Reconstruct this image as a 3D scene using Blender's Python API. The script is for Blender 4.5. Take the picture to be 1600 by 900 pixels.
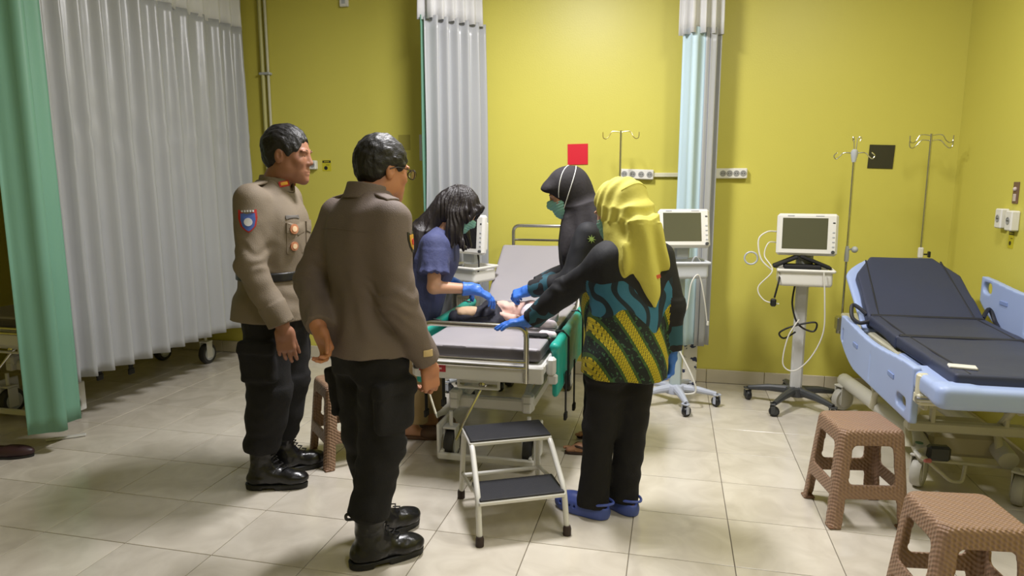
import bpy, math, random
import numpy as np
from mathutils import Matrix, Vector

for o in list(bpy.data.objects): bpy.data.objects.remove(o, do_unlink=True)
scene = bpy.context.scene
COL = scene.collection
PI = math.pi
R = math.radians
random.seed(4)

# ------------------------------------------------------------------ camera, world, lights, exposure
CAM_H = 1.5
cam_d = bpy.data.cameras.new('camera'); cam_d.sensor_width = 36; cam_d.lens = 36*1075/1600
cam_d.clip_start = .05
cam = bpy.data.objects.new('camera', cam_d); COL.objects.link(cam)
cam.location = (0, 0, CAM_H)
cam.rotation_euler = (R(90-8.934), 0, R(13.088))
scene.camera = cam
w = bpy.data.worlds.new('world'); scene.world = w; w.use_nodes = True
w.node_tree.nodes['Background'].inputs[0].default_value = (.8, .9, 1, 1)
w.node_tree.nodes['Background'].inputs[1].default_value = .1
scene.view_settings.view_transform = 'Standard'
scene.view_settings.look = 'None'
scene.view_settings.gamma = 1
scene.view_settings.use_curve_mapping = False
scene.view_settings.exposure = 0.06

CEIL = 3.25
WALL_Y = 5.2; WALL_R = 1.83; WALL_L = -5.4; WALL_F = -2.2

def lamp(name, loc, size, power, col=(1, .975, .99), sy=None):
    d = bpy.data.lights.new(name, 'AREA'); d.shape = 'RECTANGLE'
    d.size = size; d.size_y = sy or size; d.energy = power; d.color = col
    o = bpy.data.objects.new(name, d); COL.objects.link(o); o.location = loc
    return o
LAMPS = [((-.82, 3.38, CEIL-.09), .24, .7, 92), ((1.0, 3.0, CEIL-.09), .24, .7, 34), ((.75, .5, CEIL-.09), .3, 1.1, 26)]  # third lamp is an added fill for the near floor and officers
for i, (loc, a, b, p) in enumerate(LAMPS):
    lamp('ceiling_lamp', loc, a, p, sy=b)

# ------------------------------------------------------------------ node materials
MATS = {}
def nd(nt, t, **kw):
    n = nt.nodes.new(t)
    for k, v in kw.items(): setattr(n, k, v)
    return n
def mat(name, col=(.5, .5, .5), rough=.5, metal=0, bump=0, bscale=60, var=0, vscale=6, stretch=(1, 1, 1), spec=.5, trans=0, sub=0, emit=0):
    if name in MATS: return MATS[name]
    m = bpy.data.materials.new(name); m.use_nodes = True; nt = m.node_tree
    b = nt.nodes['Principled BSDF']
    b.inputs['Base Color'].default_value = (*col, 1)
    b.inputs['Roughness'].default_value = rough
    b.inputs['Metallic'].default_value = metal
    b.inputs['Specular IOR Level'].default_value = spec
    if trans: b.inputs['Transmission Weight'].default_value = trans
    if sub:
        b.inputs['Subsurface Weight'].default_value = sub
        b.inputs['Subsurface Radius'].default_value = (.012, .005, .003)
        b.inputs['Subsurface Scale'].default_value = 1.0
    if emit:
        b.inputs['Emission Color'].default_value = (*col, 1); b.inputs['Emission Strength'].default_value = emit
    if bump or var:
        tc = nd(nt, 'ShaderNodeTexCoord'); mp = nd(nt, 'ShaderNodeMapping'); mp.inputs['Scale'].default_value = stretch
        nt.links.new(tc.outputs['Object'], mp.inputs[0])
        if bump:
            n = nd(nt, 'ShaderNodeTexNoise'); n.inputs['Scale'].default_value = bscale; n.inputs['Detail'].default_value = 4
            nt.links.new(mp.outputs[0], n.inputs['Vector'])
            bp = nd(nt, 'ShaderNodeBump'); bp.inputs['Strength'].default_value = bump; bp.inputs['Distance'].default_value = .01
            nt.links.new(n.outputs[0], bp.inputs['Height']); nt.links.new(bp.outputs[0], b.inputs['Normal'])
        if var:
            n = nd(nt, 'ShaderNodeTexNoise'); n.inputs['Scale'].default_value = vscale; n.inputs['Detail'].default_value = 5
            nt.links.new(mp.outputs[0], n.inputs['Vector'])
            mx = nd(nt, 'ShaderNodeMix', data_type='RGBA')
            mx.inputs[6].default_value = (*[c*(1-var) for c in col], 1); mx.inputs[7].default_value = (*[min(1, c*(1+var)) for c in col], 1)
            nt.links.new(n.outputs[0], mx.inputs[0]); nt.links.new(mx.outputs[2], b.inputs['Base Color'])
    MATS[name] = m
    return m
def srgb(r, g, b):
    f = lambda c: (c/255/12.92 if c/255 <= .04045 else ((c/255+.055)/1.055)**2.4)
    return (f(r), f(g), f(b))
def math_n(nt, op, a, b=None, c=None):
    n = nd(nt, 'ShaderNodeMath', operation=op)
    for i, v in enumerate((a, b, c)):
        if v is None: continue
        if isinstance(v, (int, float)): n.inputs[i].default_value = v
        else: nt.links.new(v, n.inputs[i])
    return n.outputs[0]
def mixc(nt, f, a, b):
    n = nd(nt, 'ShaderNodeMix', data_type='RGBA')
    for i, v in ((0, f), (6, a), (7, b)):
        if isinstance(v, (int, float)): n.inputs[i].default_value = v
        elif isinstance(v, tuple): n.inputs[i].default_value = (*v, 1)
        else: nt.links.new(v, n.inputs[i])
    return n.outputs[2]

# ------------------------------------------------------------------ mesh helpers
def smooth_me(me, ang=35):
    me.polygons.foreach_set('use_smooth', [True]*len(me.polygons))
    if ang is not None: me.set_sharp_from_angle(angle=R(ang))
def link(name, me, m=None, parent=None):
    o = bpy.data.objects.new(name, me); COL.objects.link(o)
    if m is not None and not me.materials:
        for q in (m if isinstance(m, (list, tuple)) else [m]): me.materials.append(q)
    if parent is not None: o.parent = parent
    return o
def tag(o, label=None, cat=None, group=None, kind=None):
    if label: o['label'] = label
    if cat: o['category'] = cat
    if group: o['group'] = group
    if kind: o['kind'] = kind
    return o
def thing(name, label, cat, loc=(0, 0, 0), rz=0, group=None):
    o = bpy.data.objects.new(name, None); COL.objects.link(o)
    o.empty_display_size = .1
    o.location = loc; o.rotation_euler = (0, 0, rz)
    return tag(o, label, cat, group)
def copy_tree(o, parent=None):
    c = o.copy(); COL.objects.link(c); c.parent = parent
    for ch in list(o.children): copy_tree(ch, c)
    return c
def catmull(pts, n=8, closed=False):
    P = [np.array(p, float) for p in pts]; out = []
    N = len(P)
    rng = range(N if closed else N-1)
    for i in rng:
        if closed: a, b, c, d = P[(i-1) % N], P[i], P[(i+1) % N], P[(i+2) % N]
        else: a, b, c, d = P[max(i-1, 0)], P[i], P[i+1], P[min(i+2, N-1)]
        for j in range(n):
            t = j/n
            out.append(.5*((2*b)+(-a+c)*t+(2*a-5*b+4*c-d)*t*t+(-a+3*b-3*c+d)*t**3))
    if not closed: out.append(P[-1])
    return out
def fillet(pts, r, n=5):
    """round the inner corners of a polyline"""
    P = [np.array(p, float) for p in pts]; out = [P[0]]
    for i in range(1, len(P)-1):
        a, b, c = P[i-1], P[i], P[i+1]
        u = a-b; v = c-b; lu = np.linalg.norm(u); lv = np.linalg.norm(v)
        q = min(r, lu*.49, lv*.49); s = b+u/lu*q; e = b+v/lv*q
        for j in range(n+1):
            t = j/n; out.append((1-t)**2*s+2*t*(1-t)*b+t*t*e)
    out.append(P[-1]); return out
class MB:
    def __init__(s): s.v = []; s.f = []; s.M = Matrix()
    def add(s, vs, fs):
        k = len(s.v)
        for p in vs: s.v.append(tuple(s.M @ Vector(p)))
        for f in fs: s.f.append(tuple(k+i for i in f))
        return s
    def box(s, c, d, bv=.004, rot=None):
        hx, hy, hz = d[0]/2, d[1]/2, d[2]/2; bv = min(bv, hx*.6, hy*.6, hz*.6)
        vs = []; idx = {}
        for sx in (-1, 1):
            for sy in (-1, 1):
                for sz in (-1, 1):
                    for a in range(3):
                        p = [sx*(hx-bv), sy*(hy-bv), sz*(hz-bv)]
                        p[a] += (sx, sy, sz)[a]*bv
                        idx[(sx, sy, sz, a)] = len(vs); vs.append(p)
        fs = []
        I = idx
        for sg in (-1, 1):
            for a in range(3):
                b_, c_ = (a+1) % 3, (a+2) % 3
                q = []
                for (u, w_) in ((-1, -1), (1, -1), (1, 1), (-1, 1)):
                    k = [0]*3; k[a] = sg; k[b_] = u; k[c_] = w_
                    q.append(I[(*k, a)])
                fs.append(q if sg > 0 else q[::-1])
        for a in range(3):
            b_, c_ = (a+1) % 3, (a+2) % 3
            for u in (-1, 1):
                for w_ in (-1, 1):
                    k0 = [0]*3; k1 = [0]*3
                    k0[a] = -1; k1[a] = 1
                    for k in (k0, k1): k[b_] = u; k[c_] = w_
                    q = [I[(*k0, b_)], I[(*k1, b_)], I[(*k1, c_)], I[(*k0, c_)]]
                    fs.append(q if u*w_ < 0 else q[::-1])
        for sx in (-1, 1):
            for sy in (-1, 1):
                for sz in (-1, 1):
                    q = [I[(sx, sy, sz, 0)], I[(sx, sy, sz, 1)], I[(sx, sy, sz, 2)]]
                    fs.append(q if sx*sy*sz > 0 else q[::-1])
        T = Matrix.Translation(c)
        if rot is not None: T = T @ (rot if isinstance(rot, Matrix) else Matrix.Rotation(rot, 4, 'Z'))
        return s.add([T @ Vector(p) for p in vs], fs)
    def tube(s, pts, r, n=10, cap=True, closed=False):
        P = [Vector(p) for p in pts]; N = len(P)
        rr = r if isinstance(r, (list, tuple)) else [r]*N
        tang = []
        for i in range(N):
            a = P[(i-1) % N] if closed else P[max(i-1, 0)]; b = P[(i+1) % N] if closed else P[min(i+1, N-1)]
            t = (b-a); tang.append(t.normalized() if t.length > 1e-9 else Vector((0, 0, 1)))
        u = tang[0].orthogonal().normalized(); vs = []; fs = []
        for i in range(N):
            u = (u-tang[i]*u.dot(tang[i]))
            u = u.normalized() if u.length > 1e-6 else tang[i].orthogonal().normalized()
            v = tang[i].cross(u)
            for j in range(n):
                a = 2*PI*j/n; vs.append(P[i]+(u*math.cos(a)+v*math.sin(a))*rr[i])
        for i in range(N if closed else N-1):
            for j in range(n):
                i2 = (i+1) % N
                fs.append((i*n+j, i*n+(j+1) % n, i2*n+(j+1) % n, i2*n+j))
        if cap and not closed:
            fs.append(tuple(range(n))[::-1]); fs.append(tuple((N-1)*n+j for j in range(n)))
        return s.add(vs, fs)
    def rod(s, a, b, r, n=10): return s.tube([a, b], r, n)
    def lathe(s, prof, c=(0, 0, 0), ax='Z', n=24, T=None):
        vs = []; fs = []; K = len(prof)
        for (r, z) in prof:
            for j in range(n):
                a = 2*PI*j/n; vs.append(Vector((r*math.cos(a), r*math.sin(a), z)))
        for i in range(K-1):
            for j in range(n): fs.append((i*n+j, i*n+(j+1) % n, (i+1)*n+(j+1) % n, (i+1)*n+j))
        fs.append(tuple(range(n))[::-1]); fs.append(tuple((K-1)*n+j for j in range(n)))
        Q = Matrix()
        if ax == 'X': Q = Matrix.Rotation(PI/2, 4, 'Y')
        if ax == 'Y': Q = Matrix.Rotation(-PI/2, 4, 'X')
        Q = Matrix.Translation(c) @ (T or Q)
        return s.add([Q @ p for p in vs], fs)
    def ball(s, c, r, n=14, m=9):
        rr = r if isinstance(r, (tuple, list)) else (r, r, r)
        vs = []; fs = []
        for i in range(m+1):
            t = PI*i/m
            for j in range(n):
                a = 2*PI*j/n; vs.append((c[0]+rr[0]*math.sin(t)*math.cos(a), c[1]+rr[1]*math.sin(t)*math.sin(a), c[2]+rr[2]*math.cos(t)))
        for i in range(m):
            for j in range(n): fs.append(((i+1)*n+j, (i+1)*n+(j+1) % n, i*n+(j+1) % n, i*n+j))
        return s.add(vs, fs)
    def prism(s, outline, d, T):
        """outline (x,y) extruded by d along local z, then T"""
        n = len(outline)
        vs = [T @ Vector((x, y, 0)) for x, y in outline]+[T @ Vector((x, y, d)) for x, y in outline]
        fs = [tuple(range(n))[::-1], tuple(range(n, 2*n))]+[(i, (i+1) % n, n+(i+1) % n, n+i) for i in range(n)]
        return s.add(vs, fs)
    def build(s, name, m=None, parent=None, ang=35):
        me = bpy.data.meshes.new(name); me.from_pydata(s.v, [], s.f); me.update()
        smooth_me(me, ang)
        return link(name, me, m, parent)
def rrect(w_, h_, r, n=4, cx=0, cy=0):
    out = []
    for (sx, sy, a0) in ((1, 1, 0), (-1, 1, 90), (-1, -1, 180), (1, -1, 270)):
        for i in range(n+1):
            a = R(a0+90*i/n); out.append((cx+sx*(w_/2-r)+r*math.cos(a), cy+sy*(h_/2-r)+r*math.sin(a)))
    return out

# ------------------------------------------------------------------ distance-field modelling (organic and moulded shapes)
_rs = np.random.RandomState(7)
_LAT = _rs.rand(32, 32, 32).astype(np.float32)*2-1
def noise(P):
    P = np.asarray(P, np.float32); i = np.floor(P).astype(np.int32); f = P-i; f = f*f*(3-2*f)
    x0, y0, z0 = (i[:, 0] & 31), (i[:, 1] & 31), (i[:, 2] & 31); x1, y1, z1 = (x0+1) & 31, (y0+1) & 31, (z0+1) & 31
    fx, fy, fz = f[:, 0], f[:, 1], f[:, 2]
    a = _LAT[x0, y0, z0]*(1-fx)+_LAT[x1, y0, z0]*fx; b = _LAT[x0, y1, z0]*(1-fx)+_LAT[x1, y1, z0]*fx
    c = _LAT[x0, y0, z1]*(1-fx)+_LAT[x1, y0, z1]*fx; d = _LAT[x0, y1, z1]*(1-fx)+_LAT[x1, y1, z1]*fx
    return (a*(1-fy)+b*fy)*(1-fz)+(c*(1-fy)+d*fy)*fz
A3 = lambda p: np.array(p, np.float32)
def unit(v): v = np.array(v, float); return v/np.linalg.norm(v)
def smin(a, b, k):
    if k <= 0: return np.minimum(a, b)
    h = np.maximum(k-np.abs(a-b), 0)/k
    return np.minimum(a, b)-h*h*k*.25
class SDF:
    def __init__(s): s.p = []; s.disp = None
    def add(s, pr, op='u', k=.02): s.p.append((*pr, op, k)); return s
    def ev(s, P, cull=True):
        c0 = P.mean(0); r0 = np.sqrt(((P-c0)**2).sum(1).max()); d = np.full(len(P), 1., np.float32)
        for fn, c, rad, op, k in s.p:
            if cull and op != 'i' and np.linalg.norm(c-c0) > rad+r0+k*1.5+.03: continue
            e = fn(P)
            if op == 'u': d = smin(d, e, k)
            elif op == 's': d = -smin(-d, e, k)
            else: d = -smin(-d, -e, k)
        if s.disp is not None: d = d+s.disp(P)
        return d
    def bounds(s):
        lo = np.min([c-r for f, c, r, op, k in s.p if op == 'u'], 0); hi = np.max([c+r for f, c, r, op, k in s.p if op == 'u'], 0)
        return lo-.02, hi+.02
    def mesh(s, h, lo=None, hi=None):
        a, b = s.bounds(); lo = a if lo is None else np.array(lo, float); hi = b if hi is None else np.array(hi, float)
        B = 4; nb = np.ceil((hi-lo)/(h*B)).astype(int)+1
        bc = [lo[i]+(np.arange(nb[i])+.5)*h*B for i in range(3)]
        G = np.stack(np.meshgrid(*bc, indexing='ij'), -1).reshape(-1, 3).astype(np.float32)
        D = np.concatenate([s.ev(q, False) for q in np.array_split(G, max(1, len(G)//200000))])
        act = np.abs(D) < h*B*1.9+.004
        arr = np.repeat(np.repeat(np.repeat(np.where(D < 0, -1., 1.).reshape(nb).astype(np.float32), B, 0), B, 1), B, 2)
        ids = np.nonzero(act)[0]; ijk = np.stack(np.unravel_index(ids, nb), -1)
        sb = (ijk//5); key = sb[:, 0]*1000000+sb[:, 1]*1000+sb[:, 2]; order = np.argsort(key, kind='stable')
        ids = ids[order]; ijk = ijk[order]; key = key[order]
        cuts = np.nonzero(np.diff(key))[0]+1
        off = np.stack(np.meshgrid(*[np.arange(B)]*3, indexing='ij'), -1).reshape(-1, 3)
        for blk in np.split(ijk, cuts):
            if len(blk) == 0: continue
            idx = (blk[:, None, :]*B+off[None]).reshape(-1, 3)
            arr[idx[:, 0], idx[:, 1], idx[:, 2]] = s.ev((lo+idx*h).astype(np.float32))
        V, F = surface_nets(arr); V = lo+V*h
        return V, F
def surface_nets(arr):
    ins = arr < 0; X, Y, Z = arr.shape
    cnt = np.zeros((X-1, Y-1, Z-1), np.int8)
    for dx in (0, 1):
        for dy in (0, 1):
            for dz in (0, 1): cnt += ins[dx:X-1+dx, dy:Y-1+dy, dz:Z-1+dz]
    m = (cnt > 0) & (cnt < 8); c = np.stack(np.nonzero(m), -1)
    idx = np.full(m.shape, -1, np.int32); idx[m] = np.arange(len(c))
    acc = np.zeros((len(c), 3)); n = np.zeros(len(c))
    cv = {}
    for dx in (0, 1):
        for dy in (0, 1):
            for dz in (0, 1): cv[(dx, dy, dz)] = arr[c[:, 0]+dx, c[:, 1]+dy, c[:, 2]+dz]
    for a in range(3):
        for u in (0, 1):
            for w_ in (0, 1):
                k0 = [u, w_]; k0.insert(a, 0); k1 = [u, w_]; k1.insert(a, 1)
                v0, v1 = cv[tuple(k0)], cv[tuple(k1)]; q = (v0 < 0) != (v1 < 0)
                t = np.where(q, v0/np.where(q, v0-v1, 1), 0); p = np.array(k0, float)[None].repeat(len(c), 0); p[:, a] = t
                acc += p*q[:, None]; n += q
    V = c+acc/np.maximum(n, 1)[:, None]; F = []
    for a in range(3):
        b_, c_ = (a+1) % 3, (a+2) % 3
        sl0 = [slice(1, None)]*3; sl1 = [slice(1, None)]*3
        sh = np.array(arr.shape)
        s0 = [slice(1, sh[i]-1) for i in range(3)]; s1 = list(s0); s0[a] = slice(0, sh[a]-1); s1[a] = slice(1, sh[a])
        A_, B_ = ins[tuple(s0)], ins[tuple(s1)]; e = np.stack(np.nonzero(A_ != B_), -1)
        if len(e) == 0: continue
        flip = A_[e[:, 0], e[:, 1], e[:, 2]]
        base = e.copy(); base[:, b_] += 1; base[:, c_] += 1
        def g(db, dc):
            q = base.copy(); q[:, b_] += db; q[:, c_] += dc
            return idx[q[:, 0], q[:, 1], q[:, 2]]
        Q = np.stack([g(-1, -1), g(0, -1), g(0, 0), g(-1, 0)], -1)
        Q[~flip] = Q[~flip][:, ::-1]
        F.append(Q)
    F = np.concatenate(F); F = F[(F >= 0).all(1)]
    return V, F
def lap(V, F, it=1, lam=.5):
    for _ in range(it):
        acc = np.zeros_like(V); n = np.zeros(len(V))
        for i in range(4):
            j = (i+1) % 4
            np.add.at(acc, F[:, i], V[F[:, j]]); np.add.at(acc, F[:, j], V[F[:, i]])
            np.add.at(n, F[:, i], 1); np.add.at(n, F[:, j], 1)
        V = V*(1-lam)+acc/np.maximum(n, 1)[:, None]*lam
    return V
def np_mesh(name, V, F, mats, parent=None, matfn=None):
    me = bpy.data.meshes.new(name)
    me.vertices.add(len(V)); me.vertices.foreach_set('co', np.asarray(V, np.float32).ravel())
    me.loops.add(F.size); me.loops.foreach_set('vertex_index', F.ravel().astype(np.int32))
    me.polygons.add(len(F)); me.polygons.foreach_set('loop_start', np.arange(0, F.size, F.shape[1], dtype=np.int32))
    me.update(calc_edges=True); me.validate()
    me.polygons.foreach_set('use_smooth', np.ones(len(me.polygons), bool))
    if not isinstance(mats, (list, tuple)): mats = [mats]
    for q in mats: me.materials.append(q)
    if matfn is not None:
        me.polygons.foreach_set('material_index', matfn(V[F].mean(1)).astype(np.int32))
    me.update()
    return link(name, me, None, parent)
def sdf_obj(name, s, h, mats, parent=None, matfn=None, it=1, lo=None, hi=None):
    V, F = s.mesh(h, lo, hi)
    if it: V = lap(V, F, it)
    return np_mesh(name, V, F, mats, parent, matfn)

def cone(a, b, r1, r2):
    a = A3(a); b = A3(b); ab = b-a; L2 = float((ab*ab).sum()) or 1e-9
    def fn(P):
        t = np.clip((P-a) @ ab/L2, 0, 1)
        return np.sqrt(((P-a-t[:, None]*ab)**2).sum(1))-(r1+(r2-r1)*t)
    return fn, (a+b)/2, math.sqrt(L2)/2+max(r1, r2)
def ell(c, r, M=None):
    c = A3(c); r = A3(r if not np.isscalar(r) else (r, r, r)); M = None if M is None else np.array(M, np.float32)
    def fn(P):
        q = P-c
        if M is not None: q = q @ M.T
        k0 = np.sqrt(((q/r)**2).sum(1)); k1 = np.sqrt(((q/(r*r))**2).sum(1))+1e-9
        return k0*(k0-1)/k1
    return fn, c, float(r.max())
def rbox(c, hf, rd, M=None):
    c = A3(c); hf = A3(hf)-rd; M = None if M is None else np.array(M, np.float32)
    def fn(P):
        q = P-c
        if M is not None: q = q @ M.T
        q = np.abs(q)-hf
        return np.sqrt((np.maximum(q, 0)**2).sum(1))+np.minimum(q.max(1), 0)-rd
    return fn, c, float(np.linalg.norm(hf))+rd
def plane(pt, n):
    """negative on the side the normal points away from"""
    pt = A3(pt); n = A3(unit(n))
    return (lambda P: (P-pt) @ n), pt, 5.
def stack(o, ax, front, secs, n=2.2, flat=True):
    """loft: secs = (t, rx, ry_front, ry_back, centre_x, centre_y) along ax from o"""
    o = A3(o); ax = unit(ax); fr = np.array(front, float); fr = unit(fr-ax*(fr @ ax)); rt = np.cross(fr, ax)
    S_ = [list(q)+[0]*(6-len(q)) if len(q) > 3 else [q[0], q[1], q[2], q[2], 0, 0] for q in secs]
    C = np.array(catmull(S_, 8)); C = C[np.argsort(C[:, 0], kind='stable')]
    t0, t1 = C[0, 0], C[-1, 0]
    ax = A3(ax); fr = A3(fr); rt = A3(rt)
    mid = o+ax*(t0+t1)/2; rad = math.hypot((t1-t0)/2, float(max(C[:, 1].max(), C[:, 2].max(), C[:, 3].max())+np.abs(C[:, 4:]).max()))
    def fn(P):
        q = P-o; w_ = q @ ax; wc = np.clip(w_, t0, t1)
        I = lambda k: np.interp(wc, C[:, 0], C[:, k])
        u = q @ rt-I(4); v = q @ fr-I(5)
        rx = I(1); ry = np.where(v > 0, I(2), I(3))
        kk = ((np.abs(u)/rx)**n+(np.abs(v)/ry)**n)**(1/n)
        d = (kk-1)*np.minimum(rx, ry)*.95
        e = np.maximum(t0-w_, w_-t1)
        return np.maximum(d, e) if flat else np.where(e > 0, np.sqrt(np.maximum(d, 0)**2+e**2), d)
    return fn, A3(mid), rad
def limb(a, b, secs, n=2.0, front=(0, 1, .01)):
    """flat-ended tube between two points with radii at fractions: (f, r)"""
    a = np.array(a, float); b = np.array(b, float); L = np.linalg.norm(b-a)
    return stack(a, b-a, front, [(q[0]*L, q[1], q[2] if len(q) > 2 else q[1]) for q in secs], n)
def project(s, P, n, it=14):
    """slide points along -n onto the surface of s"""
    P = np.array(P, np.float32); n = A3(unit(n))
    for _ in range(it): P = P-n*s.ev(P, False)[:, None]*.8
    return P
def decal(name, s, c, n, up, outline, m, parent, off=.002, rings=4, inner=None):
    """cloth or metal badge that follows the surface of s; outline in (right, up) metres"""
    n = unit(n); up = np.array(up, float); up = unit(up-n*(up @ n)); rt = np.cross(up, n)
    O = np.array(outline); N = len(O); cen = O.mean(0)
    pts = [np.array(c)+rt*cen[0]+up*cen[1]]
    for k in range(1, rings+1):
        for q in O:
            a = cen+(q-cen)*k/rings; pts.append(np.array(c)+rt*a[0]+up*a[1])
    pts = np.array(pts)+n*.03
    Q = project(s, pts, n)
    T = Q+A3(n)*off; Bt = Q-A3(n)*.004
    V = np.concatenate([T, Bt[-N:]]); F = []
    for j in range(N):
        F.append((0, 1+j, 1+(j+1) % N))
        for k in range(rings-1):
            a = 1+k*N; b = a+N; F.append((a+j, b+j, b+(j+1) % N, a+(j+1) % N))
        a = 1+(rings-1)*N; b = 1+rings*N
        F.append((a+j, b+j, b+(j+1) % N, a+(j+1) % N))
    me = bpy.data.meshes.new(name); me.from_pydata([tuple(map(float, p)) for p in V], [], F); me.update(); smooth_me(me, 40)
    return link(name, me, m, parent)
# ------------------------------------------------------------------ the room
def wall_mat():
    m = mat('yellow_paint', srgb(203, 195, 90), .42, 0, bump=.06, bscale=90, var=.05, vscale=1.3, spec=.4); return m
WALLM = wall_mat()
def slab(name, c, d, m, label=None):
    b = MB(); b.box(c, d, .0005); return tag(b.build(name, m), kind='structure')
T = .12
slab('wall_back', ((WALL_L+WALL_R)/2, WALL_Y+T/2, CEIL/2), (WALL_R-WALL_L+2*T, T, CEIL), WALLM)
slab('wall_right', (WALL_R+T/2, (WALL_Y+WALL_F)/2, CEIL/2), (T, WALL_Y-WALL_F, CEIL), WALLM)
slab('wall_left', (WALL_L-T/2, (WALL_Y+WALL_F)/2, CEIL/2), (T, WALL_Y-WALL_F, CEIL), WALLM)
slab('wall_front', ((WALL_L+WALL_R)/2, WALL_F-T/2, CEIL/2), (WALL_R-WALL_L+2*T, T, CEIL), WALLM)
slab('ceiling', ((WALL_L+WALL_R)/2, (WALL_Y+WALL_F)/2, CEIL+T/2), (WALL_R-WALL_L+2*T, WALL_Y-WALL_F+2*T, T), mat('white_ceiling', (.62, .62, .6), .8))
grout = mat('grout', srgb(120, 112, 98), .8)
fl = slab('floor', ((WALL_L+WALL_R)/2, (WALL_Y+WALL_F)/2, -.054), (WALL_R-WALL_L+2*T, WALL_Y-WALL_F+2*T, .1), grout)
def tile_mat():
    m = bpy.data.materials.new('cream_glazed_tile'); m.use_nodes = True; nt = m.node_tree; b = nt.nodes['Principled BSDF']
    oi = nd(nt, 'ShaderNodeObjectInfo'); tc = nd(nt, 'ShaderNodeTexCoord')
    add = nd(nt, 'ShaderNodeVectorMath', operation='MULTIPLY_ADD')
    cmb = nd(nt, 'ShaderNodeCombineXYZ')
    for i in range(3): nt.links.new(oi.outputs['Random'], cmb.inputs[i])
    nt.links.new(cmb.outputs[0], add.inputs[0]); add.inputs[1].default_value = (37, 71, 13); nt.links.new(tc.outputs['Object'], add.inputs[2])
    n1 = nd(nt, 'ShaderNodeTexNoise'); n1.inputs['Scale'].default_value = 5; n1.inputs['Detail'].default_value = 6; n1.inputs['Distortion'].default_value = 1.2
    nt.links.new(add.outputs[0], n1.inputs['Vector'])
    cr = nd(nt, 'ShaderNodeValToRGB'); e = cr.color_ramp.elements
    e[0].position = .3; e[0].color = (*srgb(196, 188, 174), 1); e[1].position = .7; e[1].color = (*srgb(216, 209, 196), 1)
    nt.links.new(n1.outputs[0], cr.inputs[0])
    v = math_n(nt, 'MULTIPLY_ADD', oi.outputs['Random'], .1, .92)
    hs = nd(nt, 'ShaderNodeHueSaturation'); nt.links.new(v, hs.inputs['Value']); nt.links.new(cr.outputs[0], hs.inputs['Color'])
    nt.links.new(hs.outputs[0], b.inputs['Base Color'])
    n2 = nd(nt, 'ShaderNodeTexNoise'); n2.inputs['Scale'].default_value = 9; nt.links.new(add.outputs[0], n2.inputs['Vector'])
    nt.links.new(math_n(nt, 'MULTIPLY_ADD', n2.outputs[0], .16, .10), b.inputs['Roughness'])
    bp = nd(nt, 'ShaderNodeBump'); bp.inputs['Strength'].default_value = .05; bp.inputs['Distance'].default_value = .01
    n3 = nd(nt, 'ShaderNodeTexNoise'); n3.inputs['Scale'].default_value = 14; nt.links.new(add.outputs[0], n3.inputs['Vector'])
    nt.links.new(n3.outputs[0], bp.inputs['Height']); nt.links.new(bp.outputs[0], b.inputs['Normal'])
    return m
TILE = tile_mat()
TX, TY = .4115, .392; GX, GY = .698, 2.24           # one grid line each way
tb = MB(); tb.box((0, 0, -.006), (TX-.0035, TY-.0035, .012), .0012); tile0 = None
rest = MB()
i0 = math.floor((WALL_L-GX)/TX); i1 = math.ceil((WALL_R-GX)/TX); j0 = math.floor((WALL_F-GY)/TY); j1 = math.ceil((WALL_Y-GY)/TY)
tiles = 0
for j in range(j0, j1):
    for i in range(i0, i1):
        xa, xb = max(GX+i*TX, WALL_L), min(GX+(i+1)*TX, WALL_R); ya, yb = max(GY+j*TY, WALL_F), min(GY+(j+1)*TY, WALL_Y)
        c = ((xa+xb)/2, (ya+yb)/2)
        full = abs(xb-xa-TX) < 1e-4 and abs(yb-ya-TY) < 1e-4
        if xb-xa < .02 or yb-ya < .02: continue
        if c[1] < 1.2:
            rest.box((c[0], c[1], -.006), (xb-xa-.0035, yb-ya-.0035, .012), .0012); continue
        if full:
            if tile0 is None: tile0 = tb.build('tile', TILE, fl); o = tile0
            else: o = tile0.copy(); COL.objects.link(o)
            o.location = (c[0], c[1], 0)
        else:
            t_ = MB(); t_.box((0, 0, -.006), (xb-xa-.0035, yb-ya-.0035, .012), .0012); o = t_.build('tile', TILE, fl); o.location = (c[0], c[1], 0)
        tiles += 1
tag(rest.build('tiles', TILE, fl), kind='stuff')
# skirting tiles
sk = mat('skirting_tile', srgb(196, 187, 165), .25, var=.08, vscale=7)
def skirting(name, along, n, mk):
    root = tag(bpy.data.objects.new(name, None), kind='structure'); COL.objects.link(root)
    for k in range(n): mk(k, root)
nb = math.ceil((WALL_R-WALL_L)/TX)
def skb(k, root):
    a = max(WALL_L, GX+(i0+k)*TX); b = min(WALL_R, GX+(i0+k+1)*TX)
    if b-a < .02: return
    t_ = MB(); t_.box((0, 0, .052), (b-a-.003, .016, .1), .003); o = t_.build('tile', sk, root); o.location = ((a+b)/2, WALL_Y-.009, 0)
skirting('baseboard_back', 'x', nb+2, skb)
def skr(k, root):
    a = GY+(k-1)*TY; b = min(WALL_Y-.02, a+TY)
    if b-a < .02: return
    t_ = MB(); t_.box((0, 0, .052), (.016, b-a-.003, .1), .003); o = t_.build('tile', sk, root); o.location = (WALL_R-.009, (a+b)/2, 0)
skirting('baseboard_right', 'y', 10, skr)

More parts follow.
